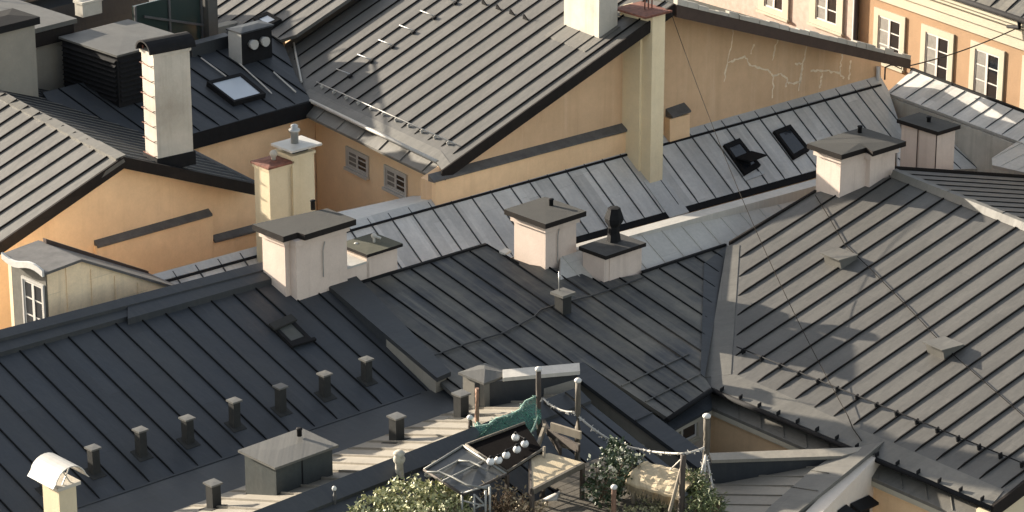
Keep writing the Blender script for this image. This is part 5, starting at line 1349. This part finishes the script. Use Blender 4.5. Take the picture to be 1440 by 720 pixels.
# ------------------------------------------------------------------ plants
def leafmat(name, a, b):
    m, nt, bs = newmat(name); geo = N(nt, 'ShaderNodeNewGeometry'); 
    r = geo.outputs['Random Per Island']
    nt.links.new(mixc(nt, r, a, b), bs.inputs['Base Color']); bs.inputs['Roughness'].default_value = .6
    bs.inputs['Transmission Weight'].default_value = 0
    return m
def leaves(mb, c, rad, n, size, shape=None, droop=.3, thin=.55):
    tips = [(V((random.uniform(-1, 1), random.uniform(-1, 1), random.uniform(-.1, 1))).normalized(), random.uniform(1.1, 1.55)) for _ in range(9)]
    for i in range(n):
        for _ in range(20):
            d = V((random.uniform(-1, 1), random.uniform(-1, 1), random.uniform(-1, 1)))
            if .25 < d.length < 1: break
        d = d.normalized() * (d.length ** .4)
        k = 1 + .35 * math.sin(d.x * 5 + c.x * 3) * math.cos(d.y * 4 + d.z * 3)
        if random.random() < .22:
            td_, tk = random.choice(tips); d = (td_ + d * .16); k = random.uniform(.7, tk)
        p = c + V((d.x * rad[0], d.y * rad[1], d.z * rad[2])) * k
        f = V((random.uniform(-1, 1), random.uniform(-1, 1), random.uniform(-.5, 1) - droop)).normalized()
        s = f.cross(V((random.uniform(-1, 1), random.uniform(-1, 1), random.uniform(-1, 1)))).normalized()
        L = size * random.uniform(.4, 1.5); w_ = L * thin
        mb.face([p, p + f * L * .5 + s * w_ * .5, p + f * L, p + f * L * .5 - s * w_ * .5])
def twigs(mb, c, rad, n, r=.012):
    for i in range(n):
        d = V((random.uniform(-1, 1), random.uniform(-1, 1), random.uniform(.1, 1)))
        e = c + V((d.x * rad[0], d.y * rad[1], d.z * rad[2])); b = c - Z3 * rad[2] * .8 + V((d.x * rad[0] * .25, d.y * rad[1] * .25, 0))
        m = b.lerp(e, .5) + V((random.uniform(-.08, .08), random.uniform(-.08, .08), .05)); mb.tube([b, m, e], r, 5, r * .35)
def plant(name, label, cat, base, clumps, leafm, n, size, twigm, ntw=10, thin=.55, droop=.3, extra=None):
    t = thing(name, label, cat, base)
    mb = MB(); 
    for c, rad in clumps: leaves(mb, c, rad, n, size, droop=droop, thin=thin)
    if extra:
        mb.mi = 1
        for c, rad in clumps: extra(mb, c, rad)
        mb.mi = 0
    mb.build('foliage', [leafm, MATS['pale_petal']] if extra else leafm, t)
    mb = MB()
    for c, rad in clumps: twigs(mb, c, rad, ntw)
    mb.build('stems', twigm, t); return t
twig_m = simple('brown_twig', (.14, .095, .06), .9, 0, .4, 10)
twig_pale = simple('pale_twig', (.34, .28, .20), .9, 0, .4, 10)
ivy = leafmat('ivy_leaf', (.09, .12, .035), (.50, .48, .27))
cl = [(td(x, y, h), (rx, rx * .9, rz)) for x, y, h, rx, rz in ((505, 735, .22, .42, .20), (540, 712, .28, .42, .26), (575, 700, .34, .45, .32), (612, 702, .36, .42, .34), (598, 728, .30, .5, .30), (555, 738, .22, .5, .25), (632, 722, .25, .36, .30), (640, 700, .22, .22, .26), (480, 742, .1, .3, .14))]
plant('ivy_bush', 'spreading light green ivy bush tumbling over the parapet below the roof strip', 'bush', td(575, 735), cl, ivy, 950, .085, twig_pale, 12)
dry = leafmat('dry_leaf', (.14, .085, .04), (.30, .25, .15))
cl = [(td(x, y, h), (rx, rx, rz)) for x, y, h, rx, rz in ((703, 705, .35, .32, .36), (728, 712, .3, .34, .32), (750, 722, .2, .3, .22), (700, 728, .15, .4, .2))]
plant('dry_shrub', 'rust-brown withered shrub with bare twigs beside the trellis', 'shrub', td(720, 730), cl, dry, 230, .075, twig_m, 26, .4)
dk_leaf = leafmat('dark_leaf', (.018, .035, .014), (.05, .075, .028))
cl = [(td(x, y, h), (rx, rx, rz)) for x, y, h, rx, rz in ((862, 672, .42, .42, .45), (848, 688, .30, .36, .3), (886, 662, .45, .3, .34), (866, 640, .5, .22, .3))]
leafmat('pale_petal', (.40, .38, .28), (.50, .48, .42))
def petals(mb, c, rad):
    for i in range(9):
        d = V((random.uniform(-1, 1), random.uniform(-1, .2), random.uniform(-.4, 1))).normalized(); p = c + V((d.x * rad[0], d.y * rad[1], d.z * rad[2])) * 1.02
        for k in range(5):
            a = 2 * math.pi * k / 5; f = (V((math.cos(a), 0, math.sin(a))) + d * .3) * .05; g_ = f.cross(d).normalized() * .022
            mb.face([p, p + f * .6 + g_, p + f, p + f * .6 - g_])
fb = plant('flowering_bush', 'dark-leaved bush dotted with pale flowers under the rope', 'bush', td(864, 690), cl, dk_leaf, 520, .085, twig_m, 14, extra=petals)
fir = leafmat('evergreen_needle', (.035, .06, .02), (.15, .17, .06))
cl = [(td(x, y, h), (rx, rx, rz)) for x, y, h, rx, rz in ((985, 700, .35, .24, .36), (990, 722, .25, .34, .36), (978, 682, .48, .18, .26), (1004, 716, .22, .24, .3))]
plant('evergreen_shrub', 'feathery evergreen shrub at the corner of the annexe', 'shrub', td(988, 735), cl, fir, 700, .10, twig_m, 14, .22)
cl = [(td(x, y, .08), (.3, .25, .10)) for x, y in ((905, 724), (930, 716), (880, 722), (915, 705))]
plant('low_plants', 'low yellow-green plants on the deck under the straw table', 'plant', td(908, 722), cl, leafmat('yellow_green_leaf', (.10, .12, .04), (.32, .29, .16)), 160, .07, twig_pale, 6)
for x, y, lb in ((612, 655, 'small white bloom cluster left of the glazed shelter'), (603, 664, 'small white bloom beside the ivy top')):
    mb = MB(); c = td(x, y, .35)
    for i in range(60):
        d = V((random.uniform(-1, 1), random.uniform(-1, 1), random.uniform(-1, 1))).normalized() * .09; f = d * .5; s_ = f.cross(Z3).normalized() * .02; mb.face([c + d * .6, c + d + s_, c + d * 1.3, c + d - s_])
    mb.tube([c, c - Z3 * .7], .012, 5); tag(mb.build('bloom_cluster', MATS['pale_petal'], None, loc=c), lb, 'flower')
